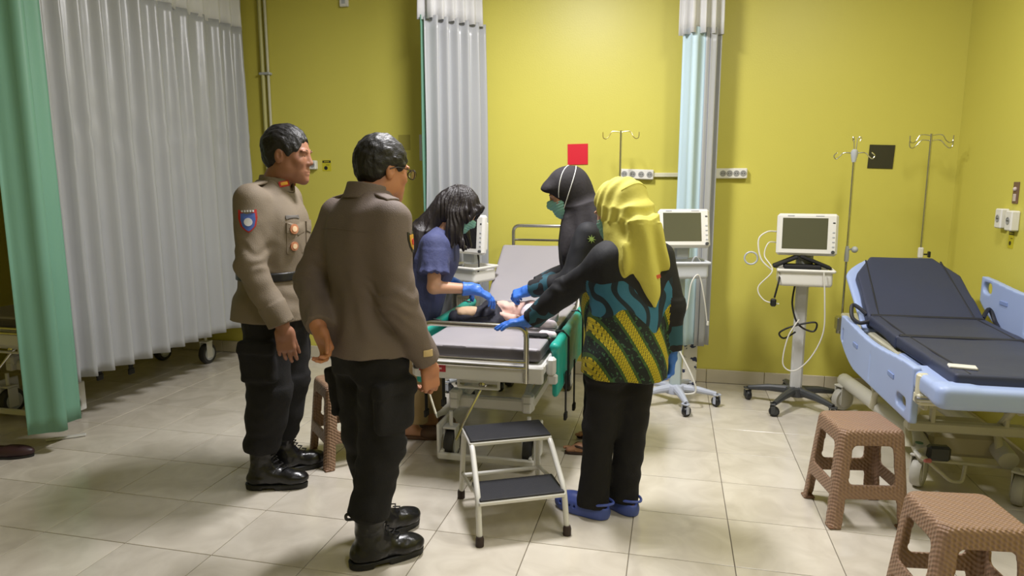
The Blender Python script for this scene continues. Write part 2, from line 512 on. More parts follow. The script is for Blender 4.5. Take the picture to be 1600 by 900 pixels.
WHITE = mat('white_plastic', srgb(222, 220, 214), .38); STEEL = mat('stainless', (.62, .61, .58), .22, 1); DSTEEL = mat('dull_steel', (.45, .45, .43), .35, 1)
WPAINT = mat('white_enamel', srgb(217, 216, 213), .35, var=.05, vscale=8); BLACKP = mat('black_plastic', srgb(28, 28, 30), .4)
DGREY = mat('dark_grey_plastic', srgb(62, 64, 66), .4); LGREY = mat('light_grey_plastic', srgb(176, 180, 184), .4); RUBBER = mat('rubber', srgb(48, 47, 46), .6)
CREAM = mat('cream_enamel', srgb(206, 202, 178), .4, var=.06, vscale=6)

# ceiling fixtures of the lamps set at the top; the third is invented with its fill light
for k, (loc, a, b, p) in enumerate(LAMPS):
    t = thing('ceiling_light', ['batten ceiling light above the middle bed', 'batten ceiling light on the ceiling by the right wall', 'added unseen batten fill light over the open floor'][k], 'ceiling light', (loc[0], loc[1], CEIL))
    m_ = MB(); m_.box((0, 0, -.028), (a+.04, b+.06, .055), .01); m_.build('housing', WHITE, t)
    m_ = MB()
    for s in (-1, 1): m_.rod((s*.08, -b/2, -.068), (s*.08, b/2, -.068), .012, 12)
    m_.build('tube', mat('lit_tube', (1, .97, .92), .5, emit=4), t)

# pipe in the corner and cable duct
pt = tag(bpy.data.objects.new('trim_1', None), kind='structure'); COL.objects.link(pt)
m_ = MB(); m_.rod((-3.28, WALL_Y-.022, .1), (-3.28, WALL_Y-.022, CEIL), .017, 12); m_.build('pipe', mat('yellow_pipe', srgb(176, 172, 110), .4), pt)
m_ = MB(); m_.rod((-3.235, WALL_Y-.016, .1), (-3.235, WALL_Y-.016, CEIL), .012, 12); m_.build('pipe', mat('pale_pipe', srgb(188, 186, 160), .4), pt)
for z in (.5, 1.25, 2.35):
    m_ = MB(); m_.box((-3.258, WALL_Y-.02, z), (.1, .046, .02), .006); m_.build('clip', LGREY, pt)
dt = tag(bpy.data.objects.new('trim_2', None), kind='structure'); COL.objects.link(dt)
m_ = MB(); m_.box((.06, WALL_Y-.012, 1.535), (.42, .024, .032), .004); m_.build('cable_duct', mat('cream_duct', srgb(212, 208, 180), .4), dt)

# ------------------------------------------------------------------ wall fittings
def socket_strip(label, c, w_, n, h_=.072, rot=0, first=None, group=None, nrm='y'):
    t = thing('power_socket', label, 'socket', c, 0 if nrm == 'y' else R(-90))
    if nrm == 'y': t.rotation_euler = (0, rot, 0)
    m_ = MB(); m_.box((0, -.022, 0), (w_, .044, h_), .006); m_.build('housing', WHITE, t)
    x0 = -w_/2+(first or w_/n/2); st = (w_/2-.028-x0)/max(1, n-1)
    for k in range(n):
        x = x0+k*st
        m_ = MB(); m_.lathe([(.021, 0), (.0215, .002), (.017, .003), (.0165, .0005)], (x, -.0438, 0), T=Matrix.Rotation(PI/2, 4, 'X'), n=20)
        f = m_.build('outlet', mat('socket_grey', srgb(150, 150, 148), .5), t)
        m_ = MB()
        for s in (-1, 1): m_.rod((x+s*.0075, -.0455, 0), (x+s*.0075, -.0476, 0), .0032, 8)
        m_.build('hole', BLACKP, f)
    return t
socket_strip('white four-outlet socket strip left of the aqua curtain, above the yellow headscarf', (-.265, WALL_Y, 1.54), .24, 4, rot=R(2), first=.03)
socket_strip('white four-outlet socket strip right of the aqua and grey curtain', (.38, WALL_Y, 1.545), .245, 4, first=.08)
socket_strip('short white socket strip on the shaded wall before the profiled officer', (-2.93, WALL_Y, 1.62), .19, 3)
for k, y in enumerate((4.415, 4.29)):
    t = socket_strip(['single white socket on the right wall, nearer the corner', 'single white socket on the right wall, farther from the corner'][k], (WALL_R, y, 1.285-.006*k), .075, 1, h_=.11, nrm='x')
m_ = MB(); m_.box((0, 0, 0), (.006, .062, .118), .002)
t = thing('switch_plate', 'small brown switch plate above the twin sockets on the right wall', 'switch', (WALL_R, 4.33, 1.43))
o = m_.build('plate', mat('brown_plate', srgb(112, 84, 70), .45), t); o.location = (-.003, 0, 0)
m_ = MB(); m_.ball((-.008, 0, .02), .012); m_.box((-.008, 0, -.026), (.004, .03, .04), .001); m_.build('button', mat('pale_button', srgb(196, 180, 172), .4), t)
stick_y = mat('sticker_yellow', srgb(196, 186, 40), .5)
def caution(label, c, rz, w_, h_):
    t = thing('caution_sticker', label, 'sticker', c, rz)
    m_ = MB(); m_.box((0, -.001, 0), (w_, .002, h_), .0003); m_.build('sheet', stick_y, t)
    m_ = MB(); m_.box((0, -.0024, h_*.34), (w_*.92, .001, h_*.2), .0002); b = m_.build('banner', BLACKP, t)
    m_ = MB(); m_.box((0, -.0032, h_*.34), (w_*.6, .0008, h_*.06), .0002); m_.build('lettering', stick_y, b)
    m_ = MB(); m_.lathe([(w_*.2, 0), (w_*.2, .001)], (-w_*.1, -.002, -h_*.22), T=Matrix.Rotation(PI/2, 4, 'X')); m_.build('symbol', BLACKP, t)
    m_ = MB(); m_.box((w_*.12, -.0024, h_*.05), (w_*.4, .001, h_*.05), .0002); m_.build('text_line', mat('olive_print', srgb(110, 104, 30), .6), t)
caution('yellow warning sticker with black heading beside the short socket strip', (-2.757, WALL_Y, 1.615), 0, .078, .09)
caution('yellow warning sticker under the twin sockets on the right wall', (WALL_R, 4.33, 1.175), R(-90), .06, .1)
def card(name, label, cat, c, w_, h_, m, rot=0, th=.006):
    b = MB(); b.box((0, -th/2, 0), (w_, th, h_), .001); o = b.build(name, m); o.location = c; o.rotation_euler = (0, rot, 0); return tag(o, label, cat)
card('wall_sign', 'plain square red sign on the yellow wall above the black headscarf', 'sign', (-.705, WALL_Y, 1.688), .152, .152, mat('red_card', srgb(205, 22, 44), .45), R(-1))
card('wall_sign', 'plain square black sign on the yellow wall above the right bed', 'sign', (1.365, WALL_Y, 1.655), .158, .158, mat('black_card', srgb(47, 45, 24), .5), R(2))
card('wall_notice', 'blank grey-white paper sheet beside the green curtain edge', 'notice', (-1.88, WALL_Y, 1.75), .15, .2, mat('paper', srgb(206, 206, 208), .7), 0, .002)
card('wall_notice', 'faded olive paper on the wall behind the spectacled officer', 'notice', (-2.08, WALL_Y, 1.79), .1, .12, mat('olive_paper', srgb(168, 158, 70), .7), 0, .002)
t = thing('ceiling_outlet', 'small white socket high on the shaded wall at the top edge', 'socket', (-2.545, WALL_Y, 2.87))
m_ = MB(); m_.box((0, -.015, 0), (.07, .03, .08), .005); m_.build('housing', WHITE, t)
m_ = MB(); m_.box((0, -.0305, 0), (.03, .002, .04), .0005); m_.build('face', LGREY, t)

# ------------------------------------------------------------------ curtains
def vinyl(name, col, rough=.38, tr=.0, bump=.12, bs=14):
    m = mat(name, col, rough, bump=bump, bscale=bs, stretch=(1, 1, .25), var=.04, vscale=3)
    return m
GREYC = vinyl('silver_vinyl', srgb(168, 170, 173), .3, bump=.25, bs=9)
GREEN = vinyl('green_vinyl', srgb(116, 164, 142), .5)
AQUA = vinyl('aqua_vinyl', srgb(190, 214, 224), .5)
def mesh_mat():
    m = bpy.data.materials.new('white_netting'); m.use_nodes = True; nt = m.node_tree; b = nt.nodes['Principled BSDF']
    b.inputs['Base Color'].default_value = (.8, .8, .82, 1); b.inputs['Roughness'].default_value = .7
    tr = nd(nt, 'ShaderNodeBsdfTransparent'); mx = nd(nt, 'ShaderNodeMixShader'); mx.inputs[0].default_value = .72
    nt.links.new(tr.outputs[0], mx.inputs[1]); nt.links.new(b.outputs[0], mx.inputs[2]); nt.links.new(mx.outputs[0], nt.nodes['Material Output'].inputs[0])
    return m
NET = mesh_mat()
def sheet(name, path, z0, z1, lam, amp, m, parent, seed=0, ds=.011, dz=.09, taper=.35, crink=0, th=.002, hemw=.0, irr=2.2):
    """pleated hanging sheet along a floor path"""
    P = [np.array(p, float) for p in path]; seg = [np.linalg.norm(P[i+1]-P[i]) for i in range(len(P)-1)]; L = sum(seg)
    n = max(8, int(L/ds)); k = max(3, int((z1-z0)/dz)); rs = np.random.RandomState(seed)
    cum = np.concatenate([[0], np.cumsum(seg)]); s = np.linspace(0, L, n+1)
    px = np.interp(s, cum, [p[0] for p in P]); py = np.interp(s, cum, [p[1] for p in P])
    tx = np.gradient(px, s); ty = np.gradient(py, s); ln = np.hypot(tx, ty)+1e-9; nx, ny = -ty/ln, tx/ln
    q1 = np.stack([s*3.1+seed*3.3, s*0+.5, s*0+.5], -1); ph = noise(q1)*irr
    q2 = np.stack([s*5+seed*1.7+40, s*0+.5, s*0+.5], -1); am = 1+.55*noise(q2)
    zs = np.linspace(z0, z1, k+1); V = []
    for z in zs:
        f = (z-z0)/(z1-z0)
        wob = noise(np.stack([s*4+seed, s*0+z*1.1, s*0+3.5], -1))
        a = amp*am*(1-taper*f)*(1+.25*wob)
        off = a*np.sin(2*PI*s/lam+ph+.9*wob*(1-f))+.3*a*np.sin(4*PI*s/lam+ph*2+1)
        if crink:
            e = np.exp(-((z-1.72)/.2)**2)+.35
            off = off+crink*e*noise(np.stack([s*26, s*0+z*13, s*0+1.2], -1))
        zz = z+(hemw*noise(np.stack([s*6, s*0+.3, s*0+9.1], -1)) if z == zs[0] else 0)
        V.append(np.stack([px+nx*off, py+ny*off, s*0+zz], -1))
    V = np.concatenate(V); F = []
    w_ = n+1
    ii, jj = np.meshgrid(np.arange(k), np.arange(n), indexing='ij'); a = (ii*w_+jj).ravel()
    F = np.stack([a, a+1, a+w_+1, a+w_], -1)
    o = np_mesh(name, V, F, m, parent)
    md = o.modifiers.new('thick', 'SOLIDIFY'); md.thickness = th; md.offset = 0
    return o
NETZ = 2.68
def rail_for(t, a, b):
    m_ = MB(); m_.tube([(*a, CEIL-.07), (*b, CEIL-.07)], .014, 10); m_.build('track', mat('white_track', srgb(210, 210, 206), .35), t)
t = thing('privacy_curtain', 'long silver-grey pleated curtain with white net top along the left bay', 'curtain')
CX = -3.38
sheet('fabric', [(CX, 3.1), (CX, 5.1)], .335, NETZ, .15, .045, GREYC, t, 3, crink=.006, dz=.06, irr=5.5)
sheet('net_top', [(CX, 3.1), (CX, 5.1)], NETZ-.02, CEIL-.08, .15, .03, NET, t, 3, irr=5.5)
rail_for(t, (CX, 2.6), (CX, 5.15))
t = thing('privacy_curtain', 'mint green curtain hanging at the far left edge in front of the grey one', 'curtain')
sheet('fabric', [(CX+.06, 2.86), (CX+.1, 2.98), (CX+.07, 3.17)], .13, CEIL-.3, .21, .035, GREEN, t, 5, taper=.1)
sheet('net_top', [(CX+.06, 2.86), (CX+.1, 2.98), (CX+.07, 3.17)], CEIL-.31, CEIL-.08, .21, .03, NET, t, 5)
rail_for(t, (CX+.08, 2.6), (CX+.08, 3.3))
t = thing('privacy_curtain', 'gathered grey curtain with green edge behind the woman in blue', 'curtain')
sheet('fabric', [(-1.7, 4.7), (-1.56, 4.86), (-1.46, 4.98), (-1.41, 5.1)], .33, 2.62, .085, .045, GREYC, t, 9, ds=.006, taper=.2)
sheet('edge_fabric', [(-1.72, 4.68), (-1.77, 4.8), (-1.79, 5.0)], .33, 2.62, .14, .018, GREEN, t, 2, taper=.2)
sheet('net_top', [(-1.77, 4.8), (-1.7, 4.7), (-1.56, 4.86), (-1.46, 4.98), (-1.41, 5.1)], 2.6, CEIL-.08, .085, .035, NET, t, 9, ds=.006)
rail_for(t, (-1.6, 2.6), (-1.6, 5.15))
t = thing('privacy_curtain', 'gathered pale aqua and grey curtain beside the right-hand socket strip', 'curtain')
sheet('fabric', [(.02, 4.98), (.1, 4.92), (.19, 4.95)], .34, 2.5, .15, .016, AQUA, t, 4, ds=.006, taper=0)
sheet('edge_fabric', [(.19, 4.96), (.215, 4.94), (.24, 5.0), (.27, 5.02)], .33, 2.5, .07, .022, GREYC, t, 6, ds=.005, taper=0)
sheet('net_top', [(.0, 4.98), (.1, 4.9), (.19, 4.95), (.29, 5.03)], 2.46, CEIL-.08, .07, .025, NET, t, 8, ds=.005)
rail_for(t, (.12, 2.6), (.12, 5.15))
# chipped white post behind that curtain
t = thing('wall_post', 'white post with chipped blue-black paint under the aqua curtain', 'post', (.16, 5.09, 0))
def chipped():
    m = bpy.data.materials.new('chipped_white'); m.use_nodes = True; nt = m.node_tree; b = nt.nodes['Principled BSDF']
    tc = nd(nt, 'ShaderNodeTexCoord'); n = nd(nt, 'ShaderNodeTexNoise'); n.inputs['Scale'].default_value = 16; n.inputs['Detail'].default_value = 5
    nt.links.new(tc.outputs['Object'], n.inputs['Vector'])
    g = math_n(nt, 'GREATER_THAN', n.outputs[0], .57)
    nt.links.new(mixc(nt, g, srgb(214, 210, 198), srgb(38, 46, 78)), b.inputs['Base Color']); return m
m_ = MB(); m_.box((0, 0, .21), (.1, .1, .42), .006); m_.build('shaft', chipped(), t)
m_ = MB(); m_.box((0, 0, .43), (.12, .12, .03), .006); m_.build('cap', WPAINT, t)

# ------------------------------------------------------------------ casters
def caster(parent, c, r, w_, rz=0, hood=None, mt=RUBBER, hub=LGREY, stem=.06, name='caster', hz=None):
    m_ = MB(); m_.M = Matrix.Translation(c) @ Matrix.Rotation(rz, 4, 'Z')
    top = r*2+.012
    for s in (-1, 1): m_.box((s*(w_/2+.006), -.01, r*1.35), (.006, r*.8, r*1.5), .002)
    m_.box((0, -.01, top+.004), (w_+.024, r*.9, .012), .003)
    m_.rod((0, -.012, top), (0, -.012, top+stem), .011, 10)
    o = m_.build(name, hood or DSTEEL, parent)
    m_ = MB(); m_.M = Matrix.Translation(c) @ Matrix.Rotation(rz, 4, 'Z')
    m_.lathe([(r*.7, -w_/2), (r*.93, -w_/2), (r, -w_/4), (r, w_/4), (r*.93, w_/2), (r*.7, w_/2)], (0, 0, r), 'X', 24); m_.build('tyre', mt, o)
    m_ = MB(); m_.M = Matrix.Translation(c) @ Matrix.Rotation(rz, 4, 'Z')
    m_.lathe([(r*.2, -w_*.62), (r*.66, -w_*.54), (r*.72, -w_*.3), (r*.72, w_*.3), (r*.66, w_*.54), (r*.2, w_*.62)], (0, 0, r), 'X', 24); m_.build('hub', hub, o)
    return o

# ------------------------------------------------------------------ middle gurney
MATT_TOP = mat('grey_vinyl_mattress', srgb(158, 154, 160), .45, bump=.05, bscale=20); MATT_SIDE = mat('dark_grey_vinyl', srgb(88, 84, 88), .5)
TEAL = mat('teal_vinyl', srgb(30, 160, 145), .45, bump=.08, bscale=16)
def slab_matt(parent, name, w_, l_, th, T, mtop, mside, r=.04):
    s = SDF(); s.add(rbox((0, 0, 0), (w_/2, l_/2, th/2), .018))
    def f(P): return .0025*noise(P*np.array([9, 9, 3], np.float32))
    s.disp = f
    V, F = s.mesh(.008); V = lap(V, F, 1)
    o = np_mesh(name, V, F, [mtop, mside], parent, lambda c: (c[:, 2] < th*.36).astype(int))
    o.matrix_local = T
    return o
def make_gurney(label):
    t = thing('hospital_gurney', label, 'gurney', (-.91, 4.05, 0))
    slab_matt(t, 'mattress', .62, 1.27, .07, Matrix.Translation((0, -.225, .655)), MATT_TOP, MATT_SIDE)
    ang = math.atan2(.35, .5)
    slab_matt(t, 'backrest_mattress', .62, .6, .05, Matrix.Translation((0, .66, .84)) @ Matrix.Rotation(ang, 4, 'X'), MATT_TOP, MATT_SIDE)
    m_ = MB(); m_.M = Matrix.Translation((0, .66, .84)) @ Matrix.Rotation(ang, 4, 'X'); m_.box((0, 0, -.034), (.64, .62, .016), .006); m_.build('backrest_board', WPAINT, t)
    # deck frame
    m_ = MB(); m_.box((0, .04, .585), (.66, 1.82, .05), .008); m_.build('deck', WPAINT, t)
    m_ = MB(); m_.box((0, -.885, .565), (.66, .03, .085), .008); e = m_.build('end_panel', WPAINT, t)
    m_ = MB(); m_.box((-.23, -.9015, .575), (.14, .003, .035), .001); m_.build('red_label', mat('red_label', srgb(176, 48, 60), .5), e)
    m_ = MB(); m_.box((-.23, -.9035, .575), (.1, .001, .008), .0002); m_.build('label_print', mat('pale_print', srgb(226, 190, 186), .6), e)
    # tubular foot rail and head rail
    m_ = MB(); m_.tube(fillet([(-.27, -.91, .55), (-.27, -.91, .805), (.25, -.91, .805), (.25, -.91, .53)], .05, 7), .0135, 12); m_.build('foot_rail', STEEL, t)
    m_ = MB()
    for z in (.605, .635): m_.rod((-.3, -.915, z), (.25, -.915, z), .009, 10)
    m_.build('lower_rail', STEEL, t)
    m_ = MB(); m_.tube(fillet([(-.24, .95, .6), (-.24, .95, 1.165), (.24, .95, 1.165), (.24, .95, .6)], .05, 7), .0135, 12); m_.rod((-.24, .95, 1.06), (.24, .95, 1.06), .009); m_.build('head_rail', STEEL, t)
    m_ = MB(); m_.box((-.315, -.89, .6), (.03, .04, .07), .006); m_.build('rail_clamp', BLACKP, t)
    # side rails with teal padding
    for s in (1, -1):
        x = s*.352
        m_ = MB(); m_.box((x, -.79, .59), (.045, .05, .09), .012); m_.box((x+s*.004, -.775, .52), (.05, .035, .05), .008); m_.build('side_rail_bracket', WPAINT, t)
        m_ = MB(); m_.box((x, .32, .59), (.045, .05, .09), .012); m_.build('side_rail_bracket', WPAINT, t)
        s_ = SDF(); zc = .59 if s > 0 else .62
        s_.add(rbox((x+s*.01, -.24, zc-.05), (.018, .5, .13), .016)); s_.add(cone((x+s*.008, -.74, zc+.085), (x+s*.008, .26, zc+.085), .026, .026), k=.02)
        s_.disp = lambda P: .003*noise(P*np.array([8, 14, 22], np.float32))
        pad = sdf_obj('side_pad', s_, .008, TEAL, t)
        for yy in (-.5, .1):
            m_ = MB(); m_.tube([(x-s*.03, yy, zc+.11), (x+s*.01, yy, zc+.117), (x+s*.042, yy, zc+.085), (x+s*.042, yy, zc-.19)], .006, 6); m_.build('tie', BLACKP, pad)
    # hanging straps
    for (x, y, z0, z1) in ((.39, -.55, .5, .27), (.4, -.3, .5, .24), (-.37, -.62, .5, .25), (-.2, -.82, .53, .39)):
        m_ = MB(); m_.box((x, y, (z0+z1)/2), (.006, .035, z0-z1), .001); m_.box((x, y, z1-.015), (.016, .05, .04), .004); m_.build('strap', mat('black_webbing', srgb(26, 26, 27), .8), t)
    # chassis
    m_ = MB()
    for x in (-.2, .2): m_.box((x, .02, .315), (.05, 1.36, .06), .008)
    for y in (-.6, .62): m_.box((0, y, .315), (.46, .05, .065), .01)
    m_.box((.2, -.62, .35), (.06, .07, .07), .012); m_.box((-.2, -.62, .35), (.06, .07, .07), .012)
    m_.build('chassis', WPAINT, t)
    for s in (-1, 1):
        m_ = MB()
        m_.tube([(s*.17, -.55, .33), (s*.17, .18, .56)], .017, 10); m_.tube([(s*.21, .55, .33), (s*.21, -.2, .56)], .017, 10); m_.build('lift_arm', WPAINT, t)
    m_ = MB(); m_.box((-.02, -.76, .5), (.22, .1, .045), .01)
    for x in (-.12, .09): m_.rod((x, -.82, .53), (x, -.82, .46), .008)
    m_.rod((-.12, -.82, .462), (.09, -.82, .462), .008); m_.build('crank_bracket', WPAINT, t)
    m_ = MB(); m_.tube([(.0, -.78, .47), (-.07, -.9, .3), (-.1, -.93, .22)], .008, 8); m_.lathe([(.022, 0), (.024, .01), (.016, .03)], (0, -.79, .465)); m_.build('crank_rod', STEEL, t)
    m_ = MB(); m_.lathe([(.06, -.03), (.07, -.02), (.07, .02), (.06, .03)], (.03, -.3, .43), 'Y', 20); m_.box((.1, -.3, .4), (.08, .05, .06), .01); m_.build('oxygen_holder', BLACKP, t)
    for (x, y) in ((-.215, -.65), (.215, -.65), (-.215, .72), (.215, .72)):
        caster(t, (x, y, 0), .085, .05, hub=LGREY, hood=WPAINT, stem=.09)
    for s in (-1, 1):
        s_ = SDF(); s_.add(rbox((s*.262, -.65, .13), (.008, .1, .095), .006)); s_.add(ell((s*.262, -.65, .085), (.05, .062, .062)), 's', .01)
        sdf_obj('wheel_guard', s_, .005, WPAINT, t)
    m_ = MB(); m_.box((0, -.755, .055), (.52, .025, .035), .006); m_.build('pedal_bar', WPAINT, t)
    for s in (-1, 1):
        m_ = MB(); m_.box((s*.24, -.7, .07), (.02, .12, .03), .005); m_.build('pedal_arm', WPAINT, t)
    return t
gurney = make_gurney('grey mattress gurney with raised back and teal side pads between the medics')
g2 = copy_tree(gurney); g2.location = (-3.92, 4.1, 0); tag(g2, 'gurney mostly hidden behind the long grey curtain, wheels showing below', 'gurney')
for ch in list(g2.children):
    if ch.name.startswith(('side_pad', 'foot_rail')):
        for q in list(ch.children): bpy.data.objects.remove(q)
        bpy.data.objects.remove(ch)

# ------------------------------------------------------------------ cloth bundle lying on the gurney
def lumps(name, label, prims, m, h=.005, amp=.006, fr=(22, 22, 22), z0=.6935):
    s = SDF()
    for p in prims: s.add(p, k=.035)
    s.disp = lambda P: amp*noise(P*np.array(fr, np.float32)+3.1)+amp*.5*noise(P*np.array(fr, np.float32)*2.3)
    s.add(plane((0, 0, z0), (0, 0, -1)), 'i', .004)
    o = sdf_obj(name, s, h, m); return tag(o, label, 'cloth')
Yb = 3.8
lumps('dark_jacket', 'crumpled navy-black jacket at the left of the cloth bundle on the gurney', [cone((-1.2, Yb-.06, .71), (-1.0, Yb-.03, .725), .045, .07), cone((-1.02, Yb+.03, .75), (-.93, Yb-.1, .71), .06, .035), cone((-1.12, Yb-.12, .7), (-.95, Yb-.14, .7), .03, .03)], mat('navy_cloth', srgb(30, 30, 44), .75, bump=.3, bscale=30))
lumps('beige_cloth', 'small folded beige cloth tucked on the dark jacket', [cone((-1.2, Yb-.04, .755), (-1.09, Yb-.06, .755), .018, .026), cone((-1.17, Yb-.08, .745), (-1.1, Yb-.09, .742), .02, .02)], mat('tan_cloth', srgb(205, 172, 140), .8, bump=.3, bscale=30), amp=.005)
lumps('pink_blanket', 'pale pink-beige blanket bundle in the middle of the gurney under the gloves', [cone((-.95, Yb+.0, .735), (-.74, Yb+.03, .745), .055, .062), cone((-.99, Yb-.06, .75), (-.76, Yb-.13, .715), .02, .028), cone((-.97, Yb+.05, .77), (-.9, Yb-.04, .78), .03, .02), cone((-.86, Yb+.06, .76), (-.78, Yb+.02, .785), .035, .028)], mat('pink_cloth', srgb(226, 186, 172), .8, bump=.25, bscale=26), amp=.007, fr=(18, 26, 22))
lumps('white_cloth', 'white cloth folded over the right end of the blanket bundle', [cone((-.77, Yb-.02, .745), (-.66, Yb-.02, .735), .06, .05), cone((-.75, Yb-.1, .715), (-.63, Yb-.12, .705), .03, .03), cone((-.7, Yb+.03, .77), (-.63, Yb+.04, .76), .03, .02)], mat('white_cloth', srgb(226, 214, 220), .8, bump=.25, bscale=26))
lumps('white_cloth', 'tiny white cloth corner poking out under the batik sleeve cuff', [cone((-.64, Yb-.33, .7), (-.58, Yb-.36, .705), .022, .018)], MATS['white_cloth'], amp=.004)
lumps('black_cloth', 'small black cloth lying near the right edge of the gurney mattress', [cone((-.72, Yb-.38, .695), (-.62, Yb-.37, .695), .018, .02)], mat('black_cloth', srgb(22, 22, 24), .8), amp=.004)

# ------------------------------------------------------------------ two-step stool
t = thing('step_stool', 'white tubular two-step footstool with black rubber treads before the gurney', 'step stool', (-.664, 2.841, 0), R(27))
RT = mat('black_tread', srgb(34, 35, 42), .5, bump=.15, bscale=180)
HX = .19
for s, nm in ((-1, 'l'), (1, 'r')):
    m_ = MB()
    m_.tube(fillet([(s*HX, .225, .02), (s*(HX-.012), .19, .352), (s*(HX-.012), -.0, .352), (s*(HX-.002), -.185, .19), (s*HX, -.225, .02)], .045, 6), .0125, 12)
    m_.build('side_tube', WPAINT, t)
m_ = MB()
m_.rod((-HX, .21, .12), (HX, .21, .12), .01); m_.build('rear_crossbar', WPAINT, t)
for s in (-1, 1):
    m_ = MB(); m_.rod((s*(HX-.004), .215, .13), (s*(HX-.004), -.05, .165), .009); m_.build('brace', WPAINT, t)
for z, y, d in ((.358, .095, .2), (.178, -.115, .19)):
    m_ = MB(); m_.box((0, y, z-.006), (HX*2-.004, d, .018), .004); f = m_.build('tread_frame', WPAINT, t)
    m_ = MB(); m_.box((0, y, z+.007), (HX*2-.012, d-.008, .012), .003); m_.build('tread_mat', RT, f)
for sx in (-1, 1):
    for y in (.226, -.226):
        m_ = MB(); m_.lathe([(.0175, 0), (.018, .03), (.0145, .042)], (sx*HX, y, 0), n=14); m_.build('rubber_foot', mat('brown_rubber', srgb(50, 36, 32), .6), t)

# ------------------------------------------------------------------ plastic stools
def weave_mat():
    m = bpy.data.materials.new('brown_woven_plastic'); m.use_nodes = True; nt = m.node_tree; b = nt.nodes['Principled BSDF']
    tc = nd(nt, 'ShaderNodeTexCoord'); sp = nd(nt, 'ShaderNodeSeparateXYZ'); nt.links.new(tc.outputs['Object'], sp.inputs[0])
    X, Y, Z = sp.outputs
    f = 2*PI/.016
    a = math_n(nt, 'ADD', X, Y); hy = math_n(nt, 'SUBTRACT', Y, X)
    s1 = math_n(nt, 'SINE', math_n(nt, 'MULTIPLY', X, f)); s2 = math_n(nt, 'SINE', math_n(nt, 'MULTIPLY', Y, f)); s3 = math_n(nt, 'SINE', math_n(nt, 'MULTIPLY', math_n(nt, 'ADD', Z, math_n(nt, 'MULTIPLY', a, .8)), f*.9))
    hgt = math_n(nt, 'ADD', math_n(nt, 'MULTIPLY', s1, s2), math_n(nt, 'MULTIPLY', s3, .8))
    bp = nd(nt, 'ShaderNodeBump'); bp.inputs['Strength'].default_value = .55; bp.inputs['Distance'].default_value = .003
    nt.links.new(hgt, bp.inputs['Height']); nt.links.new(bp.outputs[0], b.inputs['Normal'])
    fac = math_n(nt, 'MULTIPLY_ADD', hgt, .25, .5)
    nt.links.new(mixc(nt, fac, srgb(128, 99, 79), srgb(164, 133, 109)), b.inputs['Base Color'])
    b.inputs['Roughness'].default_value = .48
    return m
WEAVE = weave_mat()
def stool_sdf():
    H_ = .44; th = .012
    def fn(P):
        x, y, z = P[:, 0], P[:, 1], P[:, 2]
        hw = .172-.036*z/H_+.006*np.exp(-z/.012)
        def rb(h_, r):
            qx = np.abs(x)-h_+r; qy = np.abs(y)-h_+r
            return np.sqrt(np.maximum(qx, 0)**2+np.maximum(qy, 0)**2)+np.minimum(np.maximum(qx, qy), 0)-r
        out = np.maximum(rb(hw, .03), z-H_); 
        # rounded top edge
        qa = np.maximum(rb(hw-.018, .02), 0)-0; e = np.sqrt(np.maximum(qa, 0)**2+np.maximum(z-(H_-.018), 0)**2)-.018
        out = np.maximum(out, np.where(z > H_-.018, e, -1))
        d = np.maximum(out, -z)
        inn = np.maximum(rb(hw-th, .022), z-(H_-th))
        d = np.maximum(d, -inn)
        for u, v in ((x, y), (y, x)):
            lw = hw-.058           # half width of the opening
            up = np.maximum(np.abs(u)-lw, np.abs(z-.285)-.085)
            q = np.maximum(np.abs(u)-lw+.02, 0); r_ = np.maximum(np.abs(z-.285)-.065, 0); up = np.maximum(up, np.sqrt(q*q+r_*r_)-.02)
            lo = np.maximum(np.abs(u)-lw-.004, z-.135)
            cut = np.minimum(up, lo)
            d = np.maximum(d, -cut)
        return d
    s = SDF(); s.add((fn, A3((0, 0, .22)), .33)); return s
V_, F_ = stool_sdf().mesh(.0055, (-.2, -.2, -.012), (.2, .2, .46)); V_ = lap(V_, F_, 1)
for k, (lab, loc, rz) in enumerate((('brown woven-pattern plastic stool standing farther back by the right bed', (.85, 3.225, 0), R(10)),
        ('brown woven-pattern plastic stool cut off by the bottom right edge', (.965, 2.385, 0), R(7)),
        ('brown plastic stool half hidden behind the two officers', (-1.7, 3.31, 0), R(44)))):
    t = thing('plastic_stool', lab, 'stool', loc, rz, 'brown plastic stools')
    if k == 0: st0 = np_mesh('body', V_, F_, WEAVE, t)
    else: o = st0.copy(); COL.objects.link(o); o.parent = t
    for sx in (-1, 1):
        for sy in (-1, 1):
            if k == 0 and sx == -1 and sy == -1:
                m_ = MB(); m_.box((0, 0, .006), (.05, .05, .012), .004); ft0 = m_.build('foot', mat('stool_foot', srgb(126, 92, 70), .5), t); o = ft0
            else: o = ft0.copy(); COL.objects.link(o); o.parent = t
            o.location = (sx*.148, sy*.148, 0)

